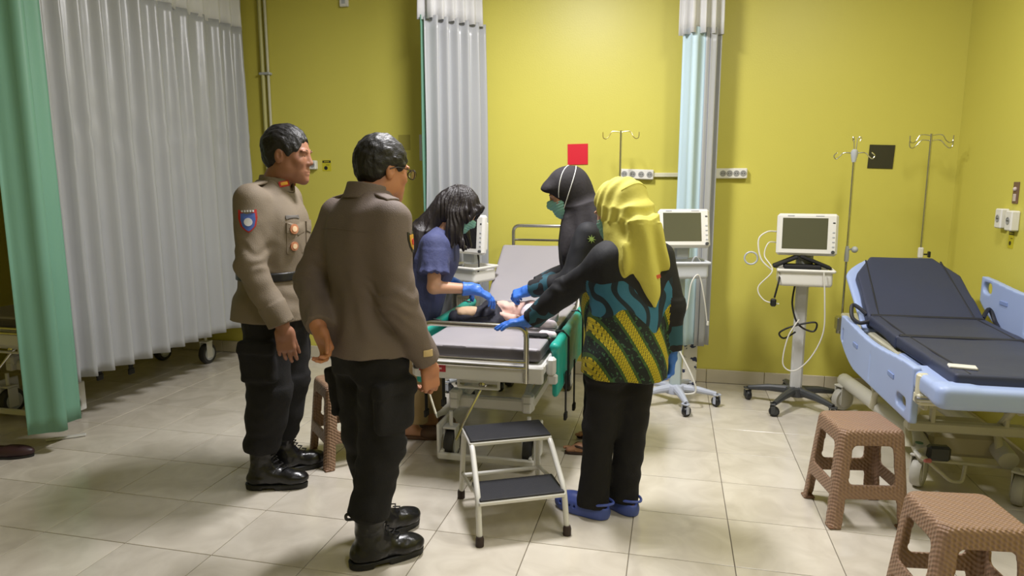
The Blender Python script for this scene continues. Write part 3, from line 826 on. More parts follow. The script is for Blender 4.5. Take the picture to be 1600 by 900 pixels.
# ------------------------------------------------------------------ patient monitors on stands
SCREEN = mat('monitor_glass', srgb(84, 84, 66), .12, spec=.6); SCREEN2 = mat('monitor_glass_dark', srgb(24, 22, 24), .15)
def monitor(label, loc, rz, sz, zc, tilt, base_m, scr, tray='tray', legs=(25, 97, 169, 241, 313), leg_r=.3, w_=.36, hh=.265, col_m=None, lean=0):
    t = thing('patient_monitor', label, 'monitor', loc, rz)
    T_ = Matrix.Translation((0, -.05, zc)) @ Matrix.Rotation(tilt, 4, 'X')
    m_ = MB(); m_.M = T_
    m_.box((0, 0, 0), (w_, .05, hh), .016); m_.box((0, .05, -.01), (w_*.8, .07, hh*.8), .02); cs = m_.build('casing', WHITE, t)
    m_ = MB(); m_.M = T_; m_.box((-.015, -.0255, .006), (w_*.74, .002, hh*.74), .0008); m_.build('screen', scr, t)
    for k in range(5):
        m_ = MB(); m_.M = T_; m_.box((w_*.425, -.026, .045-.03*k-(.0 if k else -.03)), (.014, .004, .008), .001); m_.build('button', LGREY if k else DGREY, cs)
    m_ = MB(); m_.M = T_; m_.lathe([(.011, 0), (.01, .012)], (w_*.425, -.025, -hh*.41), T=Matrix.Rotation(PI/2, 4, 'X'), n=16); m_.build('knob', DGREY, cs)
    m_ = MB(); m_.M = T_; m_.box((-.1, -.0255, hh*.44), (.04, .001, .006), .0002); m_.box((.07, -.0255, hh*.44), (.05, .001, .005), .0002); m_.build('lettering', mat('grey_print', srgb(150, 152, 158), .6), cs)
    zb = zc-hh/2
    m_ = MB(); m_.box((0, 0, zb-.03), (.1, .09, .09), .015); m_.build('neck', LGREY, t)
    zt = zb-.09
    s = SDF(); s.add(rbox((0, -.03, zt-.05), (w_*.44, .12, .05), .02)); s.add(rbox((0, -.03, zt-.02), (w_*.41, .105, .05), .015), 's', .006)
    s.add(rbox((0, -.03, zt+.002), (w_*.48, .135, .01), .008), k=.01); s.add(rbox((0, -.03, zt+.0), (w_*.43, .11, .03), .01), 's', .004)
    sdf_obj('tray', s, .006, WHITE if tray == 'tray' else mat('lilac_grey_tray', srgb(196, 200, 206), .4), t)
    m_ = MB(); m_.box((0, .02, (zt-.08+.12)/2), (.075, .06, zt-.08-.12), .012); m_.box((0, .02, zt-.1), (.1, .08, .04), .01); m_.build('column', col_m or mat('pale_grey_column', srgb(196, 196, 194), .4), t)
    m_ = MB(); m_.lathe([(.065, .075), (.07, .1), (.06, .13), (.045, .135)], (0, .02, 0)); hub = m_.build('base_hub', base_m, t)
    for a in legs:
        dx, dy = math.cos(R(a)), math.sin(R(a)); m_ = MB()
        m_.tube([(dx*.03, .02+dy*.03, .11), (dx*leg_r*.55, .02+dy*leg_r*.55, .105), (dx*leg_r, .02+dy*leg_r, .085)], [.03, .024, .016], 10); m_.build('base_leg', base_m, t)
        caster(t, (dx*leg_r, .02+dy*leg_r, 0), .033, .028, R(a)+.6, hood=base_m, stem=.01, mt=BLACKP, hub=DGREY)
    return t, zt
mon_a, zt = monitor('patient monitor with trailing white cables on a dark-footed stand by the right bed', (.84, 4.74, 0), R(-4), 1, 1.155, R(-7), DGREY, SCREEN)
CABLE = mat('white_cable', srgb(214, 212, 204), .5); BCAB = mat('black_cable', srgb(22, 22, 22), .5)
def cable(name, pts, r, m, parent):
    b = MB(); b.tube(catmull(pts, 8), r, 8); return b.build(name, m, parent)
cable('cable', [(-.18, -.03, 1.17), (-.24, -.08, 1.17), (-.29, -.1, 1.12), (-.27, -.12, 1.0), (-.2, -.13, .93)], .005, CABLE, mon_a)
cable('cable', [(-.18, -.03, 1.1), (-.23, -.1, 1.1), (-.25, -.12, 1.02), (-.2, -.16, .93), (-.28, -.16, .82), (-.24, -.17, .74), (-.15, -.17, .72)], .004, CABLE, mon_a)
cable('cable', [(.1, -.17, .93), (.115, -.18, .75), (.12, -.17, .55), (.06, -.15, .38), (-.03, -.13, .28), (-.1, -.12, .32), (-.08, -.13, .5), (-.02, -.13, .62)], .0045, CABLE, mon_a)
cable('power_cable', [(-.05, -.03, .82), (-.06, -.06, .7), (-.02, -.09, .58), (.07, -.1, .54), (.08, -.1, .6), (-.05, -.11, .57), (-.13, -.1, .52), (-.1, -.08, .48), (-.03, -.05, .52)], .006, BCAB, mon_a)
cable('power_cable', [(-.15, -.12, .9), (-.16, -.17, .86), (-.18, -.18, .76)], .006, BCAB, mon_a)
m_ = MB(); m_.box((-.185, -.18, .73), (.035, .035, .05), .008); m_.build('plug', BLACKP, mon_a)
m_ = MB(); m_.tube([(.04*math.cos(a)-.33, -.1, 1.0+.04*math.sin(a)) for a in np.linspace(0, 2*PI, 17)[:-1]], .006, 8, closed=True); m_.build('cable_coil', LGREY, mon_a)
for (a, b, c) in (((-.12, -.06, zt+.05), (.16, .1, .02), -25), ((.06, -.05, zt+.05), (.2, .1, .02), 22), ((-.02, -.08, zt+.02), (.22, .1, .03), 0)):
    m_ = MB(); m_.box(a, b, .008, Matrix.Rotation(R(c), 4, 'Y')); m_.build('cuff', mat('black_fabric', srgb(24, 24, 26), .8), mon_a)
mon_b, zt = monitor('patient monitor with pale feet standing right of the yellow headscarf', (.06, 4.62, 0), R(14), 1, 1.19, R(-14), mat('pale_blue_grey_base', srgb(178, 184, 200), .4), SCREEN, tray='grey', legs=(200, 272, 344, 56, 128), leg_r=.27, w_=.33, hh=.25, col_m=mat('aqua_grey_column', srgb(176, 190, 190), .4))
cable('cable', [(-.05, -.17, .9), (-.08, -.19, .75), (.0, -.18, .68), (.03, -.17, .85), (.08, -.16, .9), (.12, -.16, .75), (.15, -.14, .6)], .0045, CABLE, mon_b)
m_ = MB(); m_.box((.155, -.14, .585), (.014, .014, .03), .004); m_.build('plug', CABLE, mon_b)
m_ = MB(); m_.tube(catmull([(.05, -.08, .96), (.07, -.09, 1.01), (.1, -.08, .99), (.12, -.08, .95)], 6), .006, 8); m_.build('cable_loop', LGREY, mon_b)
cable('cable', [(.0, .0, .4), (.08, -.1, .22), (.1, -.12, .12), (.02, -.1, .1)], .006, CABLE, mon_b)
mon_c, zt = monitor('patient monitor turned sideways behind the woman in blue', (-1.36, 4.6, 0), R(-24), 1, 1.13, R(-4), LGREY, SCREEN2, w_=.34, hh=.27, leg_r=.19)
m_ = MB(); m_.box((.0, -.06, .62), (.16, .05, .16), .01)
for k in range(7): m_.box((-.06+.02*k, -.088, .62), (.006, .006, .13), .001)
m_.build('grille', mat('beige_grille', srgb(170, 160, 136), .5), mon_c)
cable('cable', [(.1, -.05, 1.0), (.14, -.09, .9), (.1, -.1, .75), (.12, -.1, .5), (.05, -.08, .35)], .006, BCAB, mon_c)

# ------------------------------------------------------------------ drip stands
def hook(pts, m_, r=.0035): m_.tube(catmull(pts, 6), r, 8)
def iv_pole(name, label, loc, z0, z1, kind, base=False):
    t = thing(name, label, 'drip stand', loc)
    m_ = MB(); m_.rod((0, 0, z0), (0, 0, z1), .0075, 12)
    m_.build('pole', STEEL, t)
    if kind == 'four':
        m_ = MB(); m_.lathe([(.012, 0), (.022, .05), (.02, .07), (.01, .08)], (0, 0, z1-.07), n=16); m_.build('head', LGREY, t)
        for a in (0, 180, 95, 75):
            dx, dy = math.cos(R(a)), math.sin(R(a)); m_ = MB()
            if a in (0, 180): hook([(0, 0, z1-.015), (dx*.06, 0, z1-.012), (dx*.085, 0, z1-.035), (dx*.105, 0, z1-.05), (dx*.118, 0, z1-.03), (dx*.1, 0, z1-.01)], m_)
            else: hook([(dx*.03, 0, z1), (dx*.06, .01, z1+.07), (dx*.1, .01, z1+.085), (dx*.14, .01, z1+.08), (dx*.12, .01, z1+.06)], m_)
            m_.build('hook', STEEL, t)
    else:
        for z, s in ((z1-.012, 1), (z1-.045, .85)):
            if kind == 'two' and s != 1: continue
            for d in (-1, 1):
                m_ = MB(); hook([(0, 0, z), (d*.06*s, 0, z+.005), (d*.085, -.005, z-.03), (d*.105, -.01, z-.045), (d*.122, -.01, z-.035), (d*.125, -.01, z+.0)], m_); m_.build('hook', mat('brass_wire', (.72, .62, .3), .3, 1) if kind == 'two' else STEEL, t)
    if base:
        for k in range(5):
            a = 2*PI*k/5; m_ = MB(); m_.tube([(0, 0, .1), (math.cos(a)*.1, math.sin(a)*.1, .075), (math.cos(a)*.17, math.sin(a)*.17, .05)], .012, 8); m_.build('base_leg', DSTEEL, t)
            m_ = MB(); m_.ball((math.cos(a)*.17, math.sin(a)*.17, .022), .022); m_.build('caster', BLACKP, t)
    return t
iv_pole('drip_stand', 'thin drip stand with brass hooks left of the four-outlet strip behind the medics', (-.37, 4.95, 0), .1, 1.84, 'two', True)
p = iv_pole('drip_stand', 'steel drip pole with white head and knob at the left corner of the right bed', (1.10, 4.78, 0), .5, 1.68, 'four')
m_ = MB(); m_.rod((0, 0, 1.06), (.02, -.01, 1.06), .006); m_.ball((.04, -.02, 1.06), .021); m_.build('knob', LGREY, p)
m_ = MB(); m_.lathe([(.013, .0), (.015, .04), (.01, .1)], (0, 0, .98)); m_.build('collar', LGREY, p)
p = iv_pole('drip_stand', 'steel drip pole with double hooks near the corner behind the right bed', (1.585, 4.96, 0), .5, 1.79, 'quad')
m_ = MB(); m_.box((0, 0, 1.03), (.03, .03, .07), .006); m_.lathe([(.013, 0), (.015, .05), (.01, .08)], (0, 0, .93)); m_.build('clamp', WHITE, p)
m_ = MB(); m_.rod((.01, 0, 1.02), (.04, 0, 1.02), .005); m_.box((.05, 0, 1.02), (.014, .03, .04), .005); m_.build('wing_screw', BLACKP, p)

# ------------------------------------------------------------------ right bed
BLUE = mat('periwinkle_plastic', srgb(160, 178, 220), .42, var=.03, vscale=5); NAVY = mat('navy_vinyl', srgb(50, 56, 80), .5, bump=.08, bscale=24); NAVY2 = mat('navy_piping', srgb(28, 30, 42), .55)
t = bed2 = thing('hospital_bed', 'periwinkle blue plastic bed with navy mattress by the right wall', 'hospital bed', (1.37, 3.85, 0), R(1.5))
W2_ = .29
def bed_matt(name, w0, w1, l_, th, T_, chamf=0):
    s = SDF()
    def fn(P):
        x, y, z = P[:, 0], P[:, 1], P[:, 2]; f = np.clip((y+l_/2)/l_, 0, 1); hw = w0+(w1-w0)*f
        c = chamf*np.clip((f-.72)/.28, 0, 1)
        d = np.maximum(np.maximum(np.abs(x)-(hw-c), np.abs(y)-l_/2), np.abs(z)-th/2)
        return d*.9-.0+.0
    s.add((fn, A3((0, 0, 0)), max(w0, w1)+l_)); s.disp = lambda P: .0035*noise(P*np.array([6, 8, 2], np.float32))-.002
    V, F = s.mesh(.008, (-w0-.05, -l_/2-.04, -th), (w0+.05, l_/2+.04, th)); V = lap(V, F, 2)
    o = np_mesh(name, V, F, NAVY, t); o.matrix_local = T_
    for sx in (-1, 1):
        m_ = MB(); e = .03 if chamf else 0
        m_.tube([(sx*(w0-.05), -l_/2+.005, th/2+.001), (sx*(w1-.05-e*.5), l_/2-.01-e, th/2+.001)], .005, 6); m_.build('piping', NAVY2, o)
    return o
bed_matt('foot_mattress', W2_, W2_, .68, .055, Matrix.Translation((0, -.57, .72)))
bed_matt('seat_mattress', W2_, W2_, .46, .055, Matrix.Translation((0, .005, .725)) @ Matrix.Rotation(R(2), 4, 'X'))
ba = R(31); bc = Matrix.Translation((0, .47, .865)) @ Matrix.Rotation(ba, 4, 'X')
bed_matt('back_mattress', W2_, W2_-.02, .58, .055, bc, .1)
for (y, z) in ((-.23, .75), (.232, .762)):
    m_ = MB(); m_.box((0, y, z), (W2_*2-.02, .03, .012), .004); m_.build('mattress_seam', NAVY2, t)
# back board in blue
s = SDF(); 
def bbf(P):
    q = P; x, y, z = q[:, 0], q[:, 1], q[:, 2]
    hw = .315-.13*np.clip((y-.16)/.16, 0, 1)**1.6
    return np.maximum(np.maximum(np.abs(x)-hw, np.abs(y)-.325), np.abs(z)-.014)*.85
s.add((bbf, A3((0, 0, 0)), .5)); V, F = s.mesh(.008, (-.35, -.36, -.04), (.35, .36, .04)); V = lap(V, F, 2)
o = np_mesh('back_board', V, F, BLUE, t); o.matrix_local = bc @ Matrix.Translation((0, .015, -.045))
# foot board / bumper in blue
s = SDF(); s.add(rbox((0, -.93, .665), (.36, .05, .045), .025)); s.add(rbox((-.3, -.78, .665), (.07, .18, .04), .02), k=.03); s.add(rbox((.3, -.78, .665), (.07, .18, .04), .02), k=.03)
s.add(rbox((0, -.62, .66), (.3, .34, .02), .012), k=.02)
sdf_obj('foot_board', s, .008, BLUE, t)
m_ = MB(); m_.box((0, .2, .655), (.58, 1.2, .03), .008); m_.build('deck', CREAM, t)
m_ = MB(); m_.box((-.235, -.82, .757), (.1, .045, .012), .004, Matrix.Rotation(R(-12), 4, 'Z')); m_.build('tag', WHITE, t)
# lowered left side rail and raised right side rail, moulded with hand holes
def rail(y0, y1, z0, z1, hole_l, parent, x, name, flip=1, extra=None):
    s = SDF(); yc, zc = (y0+y1)/2, (z0+z1)/2; hy, hz_ = (y1-y0)/2, (z1-z0)/2
    def fn(P):
        y, z = P[:, 1]-yc, P[:, 2]-zc
        bot = -hz_+hz_*.9*np.clip((y/hy*flip-.35)/.65, 0, 1)**2*1.0
        # slanted lower far corner, round lower near corner
        d2 = np.maximum(np.abs(y)-hy, np.maximum(z-hz_+.03*np.sin((y/hy+1)*1.5)**2, bot-z))
        d = np.maximum(d2, np.abs(P[:, 0]-x)-.017)
        return d*.8
    s.add((fn, A3((x, yc, zc)), hy+hz_))
    for (hy0, hz0, a, b) in hole_l: s.add(rbox((x, hy0, hz0), (.05, a, b), min(a, b)*.9), 's', .008)
    s.add(rbox((x-.02, yc+.0, zc-hz_*.2), (.009, .008, hz_*.55), .006), 's', .006); s.add(rbox((x+.02, yc+.0, zc-hz_*.2), (.009, .008, hz_*.55), .006), 's', .006)
    V, F = s.mesh(.006, (x-.04, y0-.03, z0-.03), (x+.04, y1+.03, z1+.03)); V = lap(V, F, 3)
    o = np_mesh(name, V, F, BLUE, parent)
    m_ = MB()
    for q in (-.55, .45): m_.box((x-.018*flip*0-.019, yc+q*hy, zc+.02), (.006, .08, .022), .004); m_.box((x+.019, yc+q*hy, zc+.02), (.006, .08, .022), .004)
    m_.build('grip', mat('periwinkle_dark', srgb(128, 148, 198), .4), o)
    return o
rail(-.72, .44, .47, .72, [(-.6, .535, .06, .026), (.39, .61, .014, .04)], t, -.36, 'side_rail')
rail(-.5, .52, .70, .96, [(.44, .9, .05, .03)], t, .385, 'side_rail')
for x, y in ((-.35, -.76), (-.33, .46), (.37, -.5), (.37, .5)):
    m_ = MB(); m_.box((x, y, .64), (.05, .04, .13), .008); m_.box((x*.93, y, .6), (.1, .06, .05), .008); b_ = m_.build('rail_bracket', CREAM, t)
    m_ = MB(); m_.lathe([(.014, -.03), (.014, .03)], (x, y-.02, .6), 'X', 12); m_.build('bolt', DSTEEL, b_)
for sx in (-1, 1):
    s_ = [(sx*.29, .27, .76), (sx*.345, .34, .8), (sx*.36, .29, .74), (sx*.34, .22, .72), (sx*.29, .22, .73)]
    m_ = MB(); m_.tube(catmull(s_, 6), .011, 8); m_.build('handle_strap', NAVY2, t)
m_ = MB(); m_.lathe([(.02, -.05), (.02, .05)], (-.26, .93, .56), n=14); m_.box((-.26, .9, .58), (.06, .08, .09), .008); m_.build('pole_socket', DSTEEL, t)
m_ = MB(); m_.lathe([(.02, -.05), (.02, .05)], (.2, 1.11, .56), n=14); m_.box((.2, 1.03, .58), (.06, .14, .05), .008); m_.build('pole_socket', DSTEEL, t)
# chassis
m_ = MB()
for x in (-.19, .19): m_.box((x, .1, .56), (.05, 1.5, .05), .008)
for y in (-.6, .1, .8): m_.box((0, y, .56), (.4, .06, .05), .008)
m_.build('upper_frame', CREAM, t)
m_ = MB()
m_.tube(fillet([(-.2, .95, .19), (-.16, .5, .2), (-.13, -.1, .22), (-.14, -.3, .18)], .1, 6), .045, 12); m_.build('base_beam', mat('grey_white_cover', srgb(204, 202, 192), .35), t)
m_ = MB(); m_.tube(fillet([(.22, .95, .19), (.22, .5, .2), (.22, -.1, .22), (.22, -.3, .18)], .1, 6), .045, 12); m_.build('base_beam', MATS['grey_white_cover'], t)
m_ = MB(); m_.box((.03, -.27, .32), (.52, .06, .05), .008); m_.box((.05, -.28, .43), (.5, .04, .035), .008)
for x in (-.12, .2): m_.box((x, -.28, .375), (.02, .03, .09), .004)
m_.build('cross_frame', CREAM, t)
m_ = MB(); m_.box((.08, -.05, .2), (.34, .3, .12), .02); m_.build('motor_box', mat('beige_cover', srgb(180, 172, 146), .45), t)
for sx, y0, y1 in ((-1, -.36, -.2), (1, -.36, -.2), (-1, .55, .3), (1, .55, .3)):
    m_ = MB(); x = sx*.2
    m_.tube([(x, y0, .56), (x, y0+.02, .45), (x, y1, .3), (x, y1+.05*np.sign(y1), .2)], .018, 10); m_.box((x-.0, y0, .5), (.035, .1, .13), .01); m_.build('lift_arm', CREAM, t)
m_ = MB(); m_.rod((-.12, -.26, .14), (.4, -.26, .125), .008); m_.tube(fillet([(-.12, -.27, .14), (-.02, -.3, .055), (.03, -.3, .055), (.05, -.27, .13)], .02), .009, 8); m_.build('pedal_rod', mat('white_rod', srgb(212, 208, 192), .4), t)
for (x, y) in ((-.145, -.25), (.24, -.38), (-.215, .9), (.2, .9)):
    caster(t, (x, y, 0), .075, .045, R(-35 if y < 0 else -60), mt=mat('pale_tyre', srgb(190, 188, 178), .5), hub=mat('pale_wheel', srgb(206, 204, 194), .45), hood=MATS['grey_white_cover'], stem=.02)
m_ = MB(); m_.box((-.09, -.31, .2), (.1, .05, .075), .012); m_.build('pedal_housing', DGREY, t)
m_ = MB(); m_.box((-.17, -.33, .185), (.05, .08, .02), .006, Matrix.Rotation(R(25), 4, 'Y')); pd_ = m_.build('brake_pedal', WHITE, t)
m_ = MB(); m_.box((-.155, -.365, .178), (.035, .02, .02), .005); m_.build('red_tip', mat('pink_red', srgb(206, 120, 120), .5), pd_)
m_ = MB(); m_.lathe([(.018, 0), (.018, .003)], (-.17, -.29, .235), n=16); m_.build('green_dot', mat('green_dot', srgb(60, 110, 90), .5), pd_)

# ------------------------------------------------------------------ things at the back and at the left edge
t = thing('waste_bin', 'blue plastic bin behind the spectacled officer', 'bin', (-1.86, 4.42, 0))
s = SDF(); s.add(stack((0, 0, 0), (0, 0, 1), (0, 1, 0), [(0, .155, .13, .13, 0, 0), (.2, .165, .14, .14, 0, 0), (.42, .18, .155, .155, 0, 0)], 5)); s.add(stack((0, 0, .03), (0, 0, 1), (0, 1, 0), [(0, .14, .115, .115, 0, 0), (.45, .166, .14, .14, 0, 0)], 5), 's', .004)
BB = mat('blue_plastic', srgb(34, 108, 196), .4)
sdf_obj('body', s, .008, BB, t, lo=(-.22, -.2, -.02), hi=(.22, .2, .45))
m_ = MB(); m_.box((0, 0, .44), (.4, .34, .035), .012); m_.box((0, 0, .466), (.3, .25, .03), .012); l_ = m_.build('lid', BB, t)
m_ = MB(); m_.box((0, -.19, .43), (.12, .04, .015), .004); m_.build('lid_tab', BB, l_)
t = thing('added_dark_trolley', 'added dark trolley standing in for the deep shade of the left bay', 'trolley', (-4.62, 3.35, 0))  # invented trolley, put in to make the left bay look dark
for x in (-.18, .18):
    for y in (-.2, .2):
        m_ = MB(); m_.rod((x, y, .08), (x, y, 1.05), .013); m_.build('post', DSTEEL, t); caster(t, (x, y, 0), .035, .025, stem=.005, mt=BLACKP, hub=DGREY)
for z in (.16, .55, .95):
    m_ = MB(); m_.box((0, 0, z), (.42, .46, .02), .004)
    for s in (-1, 1): m_.rod((s*.2, -.22, z+.06), (s*.2, .22, z+.06), .006)
    m_.build('shelf', DGREY, t)
m_ = MB(); m_.box((0, .0, .68), (.3, .34, .22), .02); tag(m_.build('added_dark_case', mat('dark_case', srgb(34, 34, 38), .5), None), 'added black case deepening the shade on the left-bay trolley', 'case').location = (-4.62, 3.35, .008)  # added dark block, belongs to the same stand-in for shade
t = thing('shoe', 'dark maroon shoe on the floor at the far left edge', 'shoe', (-3.5, 2.86, 0), R(-70))
s = SDF(); s.add(ell((0, .03, .03), (.042, .11, .04))); s.add(ell((0, -.08, .04), (.036, .06, .045)), k=.03); s.add(ell((0, -.06, .085), (.026, .06, .03)), 's', .02); s.add(plane((0, 0, .012), (0, 0, -1)), 'i', .004)
sdf_obj('upper', s, .005, mat('maroon_rubber', srgb(58, 36, 40), .45), t)
m_ = MB(); m_.prism([(.046*math.cos(a)*(1 if math.sin(a) > 0 else .85), .135*math.sin(a)-.0) for a in np.linspace(0, 2*PI, 25)[:-1]], .014, Matrix()); m_.build('sole', BLACKP, t)
m_ = MB(); m_.box((0, 0, .008), (.03, .2, .012), .004); o = m_.build('plastic_strip', mat('white_strip', srgb(206, 206, 200), .5)); o.location = (-3.42, 3.16, 0); o.rotation_euler = (0, 0, R(-50)); tag(o, 'white plastic strip lying on the floor under the green curtain', 'strip')
# ------------------------------------------------------------------ people
def rotz(a): c, s = math.cos(a), math.sin(a); return np.array([[c, -s, 0], [s, c, 0], [0, 0, 1.]])
def head_frame(yaw, pitch, roll=0):
    """columns: right, forward, up. yaw>0 turns to the person's left, pitch>0 looks down"""
    Y = rotz(yaw); c, s = math.cos(-pitch), math.sin(-pitch); X = np.array([[1, 0, 0], [0, c, -s], [0, s, c]])
    c, s = math.cos(roll), math.sin(roll); Q = np.array([[c, 0, s], [0, 1, 0], [-s, 0, c]])
    return Y @ X @ Q
class Head:
    def __init__(s, c, M, k=1.0): s.c = np.array(c, float); s.M = M; s.k = k
    def p(s, x, y, z): return s.c+s.M @ (np.array([x, y, z])*s.k)
    def e(s, c, r): return ell(s.p(*c), tuple(np.array(r)*s.k) if not np.isscalar(r) else (r*s.k,)*3, s.M.T)
    def cn(s, a, b, r1, r2): return cone(s.p(*a), s.p(*b), r1*s.k, r2*s.k)
    def loc(s, P): return ((P-A3(s.c)) @ s.M.astype(np.float32))/s.k
def head_prims(S, H, neck, nr=.058):
    S.add(H.e((0, -.015, .04), (.078, .1, .086))); S.add(H.e((0, .03, -.015), (.064, .066, .085)), k=.03)
    S.add(H.e((0, .04, -.075), (.05, .052, .045)), k=.03); S.add(H.e((0, .075, -.105), .02), k=.025)
    for s in (-1, 1):
        S.add(H.e((s*.056, .0, -.06), (.016, .035, .035)), k=.03)
        S.add(H.e((s*.04, .064, -.022), (.022, .02, .022)), k=.02); S.add(H.e((s*.03, .085, .024), (.026, .012, .008)), k=.012)
        S.add(H.e((s*.031, .1, .004), (.017, .014, .011)), 's', .012)
    S.add(H.cn((0, .088, .014), (0, .104, -.026), .0085, .0115), k=.014)
    for s in (-1, 1):
        S.add(H.e((s*.031, .0775, .009), (.0155, .0125, .0085)), k=.005); S.add(H.e((s*.031, .077, -.006), (.0145, .0115, .0065)), k=.006)
    for s in (-1, 1): S.add(H.e((s*.0125, .094, -.031), (.008, .011, .0075)), k=.008)
    S.add(H.e((0, .088, -.064), (.025, .011, .0065)), k=.006); S.add(H.e((0, .087, -.076), (.021, .0115, .0075)), k=.006)
    S.add(H.e((0, .102, -.0695), (.022, .006, .0012)), 's', .003)
    for s in (-1, 1):
        S.add(H.e((s*.079, -.012, -.004), (.009, .02, .034)), k=.006); S.add(H.e((s*.088, -.006, .0), (.006, .01, .018)), 's', .005)
    S.add(cone(H.p(0, -.03, -.06), neck, nr, nr*1.08), k=.03)
SEC_PH = ((.46, .3, .24))
def hand_prims(S, W, d, n, th, curl, scale=1., spread=.06, thumb=(.55, .55, .2), tcurl=.25, r=.0083, k=.006):
    """W wrist, d finger direction, n palm normal, th direction of the thumb side, curl per finger (4 values or sets of 3)"""
    d = unit(d); n = unit(np.array(n)-d*(np.array(n) @ d)); s = np.cross(d, n)
    if s @ np.array(th) < 0: s = -s
    W = np.array(W, float); L = scale
    M = np.stack([s, d, n])
    S.add(rbox(W+d*.05*L, (.038*L, .048*L, .0135*L), .012*L, M), k=.012); S.add(cone(W-d*.03, W+d*.02*L, .027*L, .026*L), k=.02)
    S.add(ell(W+d*.03*L+s*.024*L+n*.008*L, (.02*L, .032*L, .016*L), M), k=.012)
    tips = []
    for i, (off, ln) in enumerate(((.029, .072), (.0098, .081), (-.0098, .075), (-.0285, .058))):
        b = W+d*(.09-.006*abs(i-1))*L+s*off*L; q = d*math.cos(spread*(1.2-i))+s*math.sin(spread*(1.2-i)); q = unit(q)
        cu = curl[i] if hasattr(curl[i], '__len__') else (curl[i], curl[i]*1.15, curl[i]*.8)
        a = 0; p = b; ax = np.cross(n, q); ax = -unit(ax)
        rr = r*L*(1.08, 1.1, 1.04, .92)[i]
        S.add(cone(W+d*.05*L+s*off*.8*L, b, rr*1.1, rr*1.12), k=k)
        for j in range(3):
            a += cu[j]; v = q*math.cos(a)+n*math.sin(a); e = p+v*ln*L*SEC_PH[j]
            S.add(cone(p, e, rr*(1.06-.1*j), rr*(.97-.1*j)), k=k if j == 0 else .003); p = e
        tips.append(p)
    q = unit(d*thumb[0]+s*thumb[1]+n*thumb[2]); p = W+d*.022*L+s*.026*L
    for j, ln in enumerate((.042, .034, .028)):
        v = unit(q*math.cos(tcurl*j)+(d*.7+n*.7)*math.sin(tcurl*j)); e = p+v*ln*L
        S.add(cone(p, e, r*L*(1.45-.2*j), r*L*(1.25-.2*j)), k=.008 if j == 0 else .004); p = e
    tips.append(p); return tips
SKINN = {}
def skin(name, col): return mat(name, col, .5, bump=.04, bscale=120, var=.05, vscale=12, sub=.12)
def body(P, J, H, m, h=.0045, hands=(), feet=True, slim=1.0):
    """one continuous figure: trunk, head, arms with hands, legs with feet"""
    S = SDF(); pel, nk = np.array(J['pel']), np.array(J['neck']); ax = nk-pel; L = np.linalg.norm(ax); q = slim
    S.add(stack(pel, ax, J.get('front', (0, 1, 0)), [(-.1*L/.5, .13*q, .09, .1), (0, .155*q, .1, .105), (.4*L, .135*q, .1, .085), (.75*L, .155*q, .11, .095), (.93*L, .13*q, .075, .085), (1.0*L, .07, .06, .06)], 2.2))
    head_prims(S, H, nk)
    for s in ('r', 'l'):
        sh, el, wr = J['sh'+s], J['el'+s], J['wr'+s]
        S.add(cone(nk-ax/L*.07, np.array(sh)*.92+nk*.08-[0, 0, .02], .05, .042), k=.05); S.add(cone(sh, el, .048*q, .04*q), k=.03); S.add(cone(el, wr, .041*q, .027*q), k=.015)
        hp, kn, an = J['hp'+s], J['kn'+s], J['an'+s]
        S.add(cone(hp, kn, .072*q, .055*q), k=.05); S.add(cone(kn, an, .053*q, .036*q), k=.02); S.add(cone(np.array(kn)*.7+np.array(an)*.3+np.array([0, -.015, 0]), np.array(kn)*.4+np.array(an)*.6, .05*q, .035*q), k=.03)
        fd = unit(J['ft'+s]); an = np.array(an, float)
        if feet: S.add(cone(an-fd*.03+[0, 0, -.045], an+fd*.1+[0, 0, -.058], .032, .027), k=.03); S.add(cone(an+fd*.1+[0, 0, -.058], an+fd*.16+[0, 0, -.066], .03, .016), k=.02)
    for hd in hands: hand_prims(S, **hd)
    return sdf_obj('body', S, h, m, P), S
def eyes(P, H, dark=srgb(30, 18, 12)):
    for s in (-1, 1):
        b = MB(); c = H.p(s*.031, .0755, .002); b.ball(tuple(c), .0122*H.k); e = b.build('eye', mat('eye_white', srgb(214, 206, 198), .2), P)
        b = MB(); c = H.p(s*.031, .0835, .002); b.ball(tuple(c), .0055*H.k); b.build('iris', mat('eye_dark', dark, .15), e)
        b = MB(); pts = [H.p(s*x, y, z) for x, y, z in ((.012, .094, .0225), (.025, .0945, .0275), (.04, .0885, .0275), (.052, .077, .021))]
        b.tube(catmull(pts, 4), [.0022]*4+[.0035]*5+[.0025]*4, 6); b.build('eyebrow', mat('brow_hair', srgb(28, 22, 20), .7), P)
def hair_short(P, H, m, seed=0, front=-.026, thick=.011, nape=-.07):
    S = SDF(); S.add(H.e((0, -.017, .042), (.078+thick*.8, .1+thick*.8, .086+thick*1.3))); S.add(H.e((0, -.055, -.015), (.062, .058, .06)), k=.03)
    def cut(Q):
        q = H.loc(Q); f = -(-.8*q[:, 1]+.6*q[:, 2]-front+.012*np.abs(q[:, 0])/.07); b = nape-q[:, 2]+.25*(q[:, 1]+.09)*0; return np.maximum(f, b)*H.k*.9
    S.add((cut, A3(H.c), 5.), 'i', .006)
    for s in (-1, 1): S.add(H.e((s*.085, .004, -.03), (.03, .03, .05)), 's', .006)
    def dp(Q):
        q = H.loc(Q); return .0035*noise(q*np.array([120, 34, 60], np.float32)+seed)+.003*noise(q*40+seed)
    S.disp = dp
    return sdf_obj('hair', S, .0035, m, P)
HAIRB = mat('black_hair', srgb(20, 18, 20), .5, bump=.4, bscale=160, stretch=(1, .3, .5))
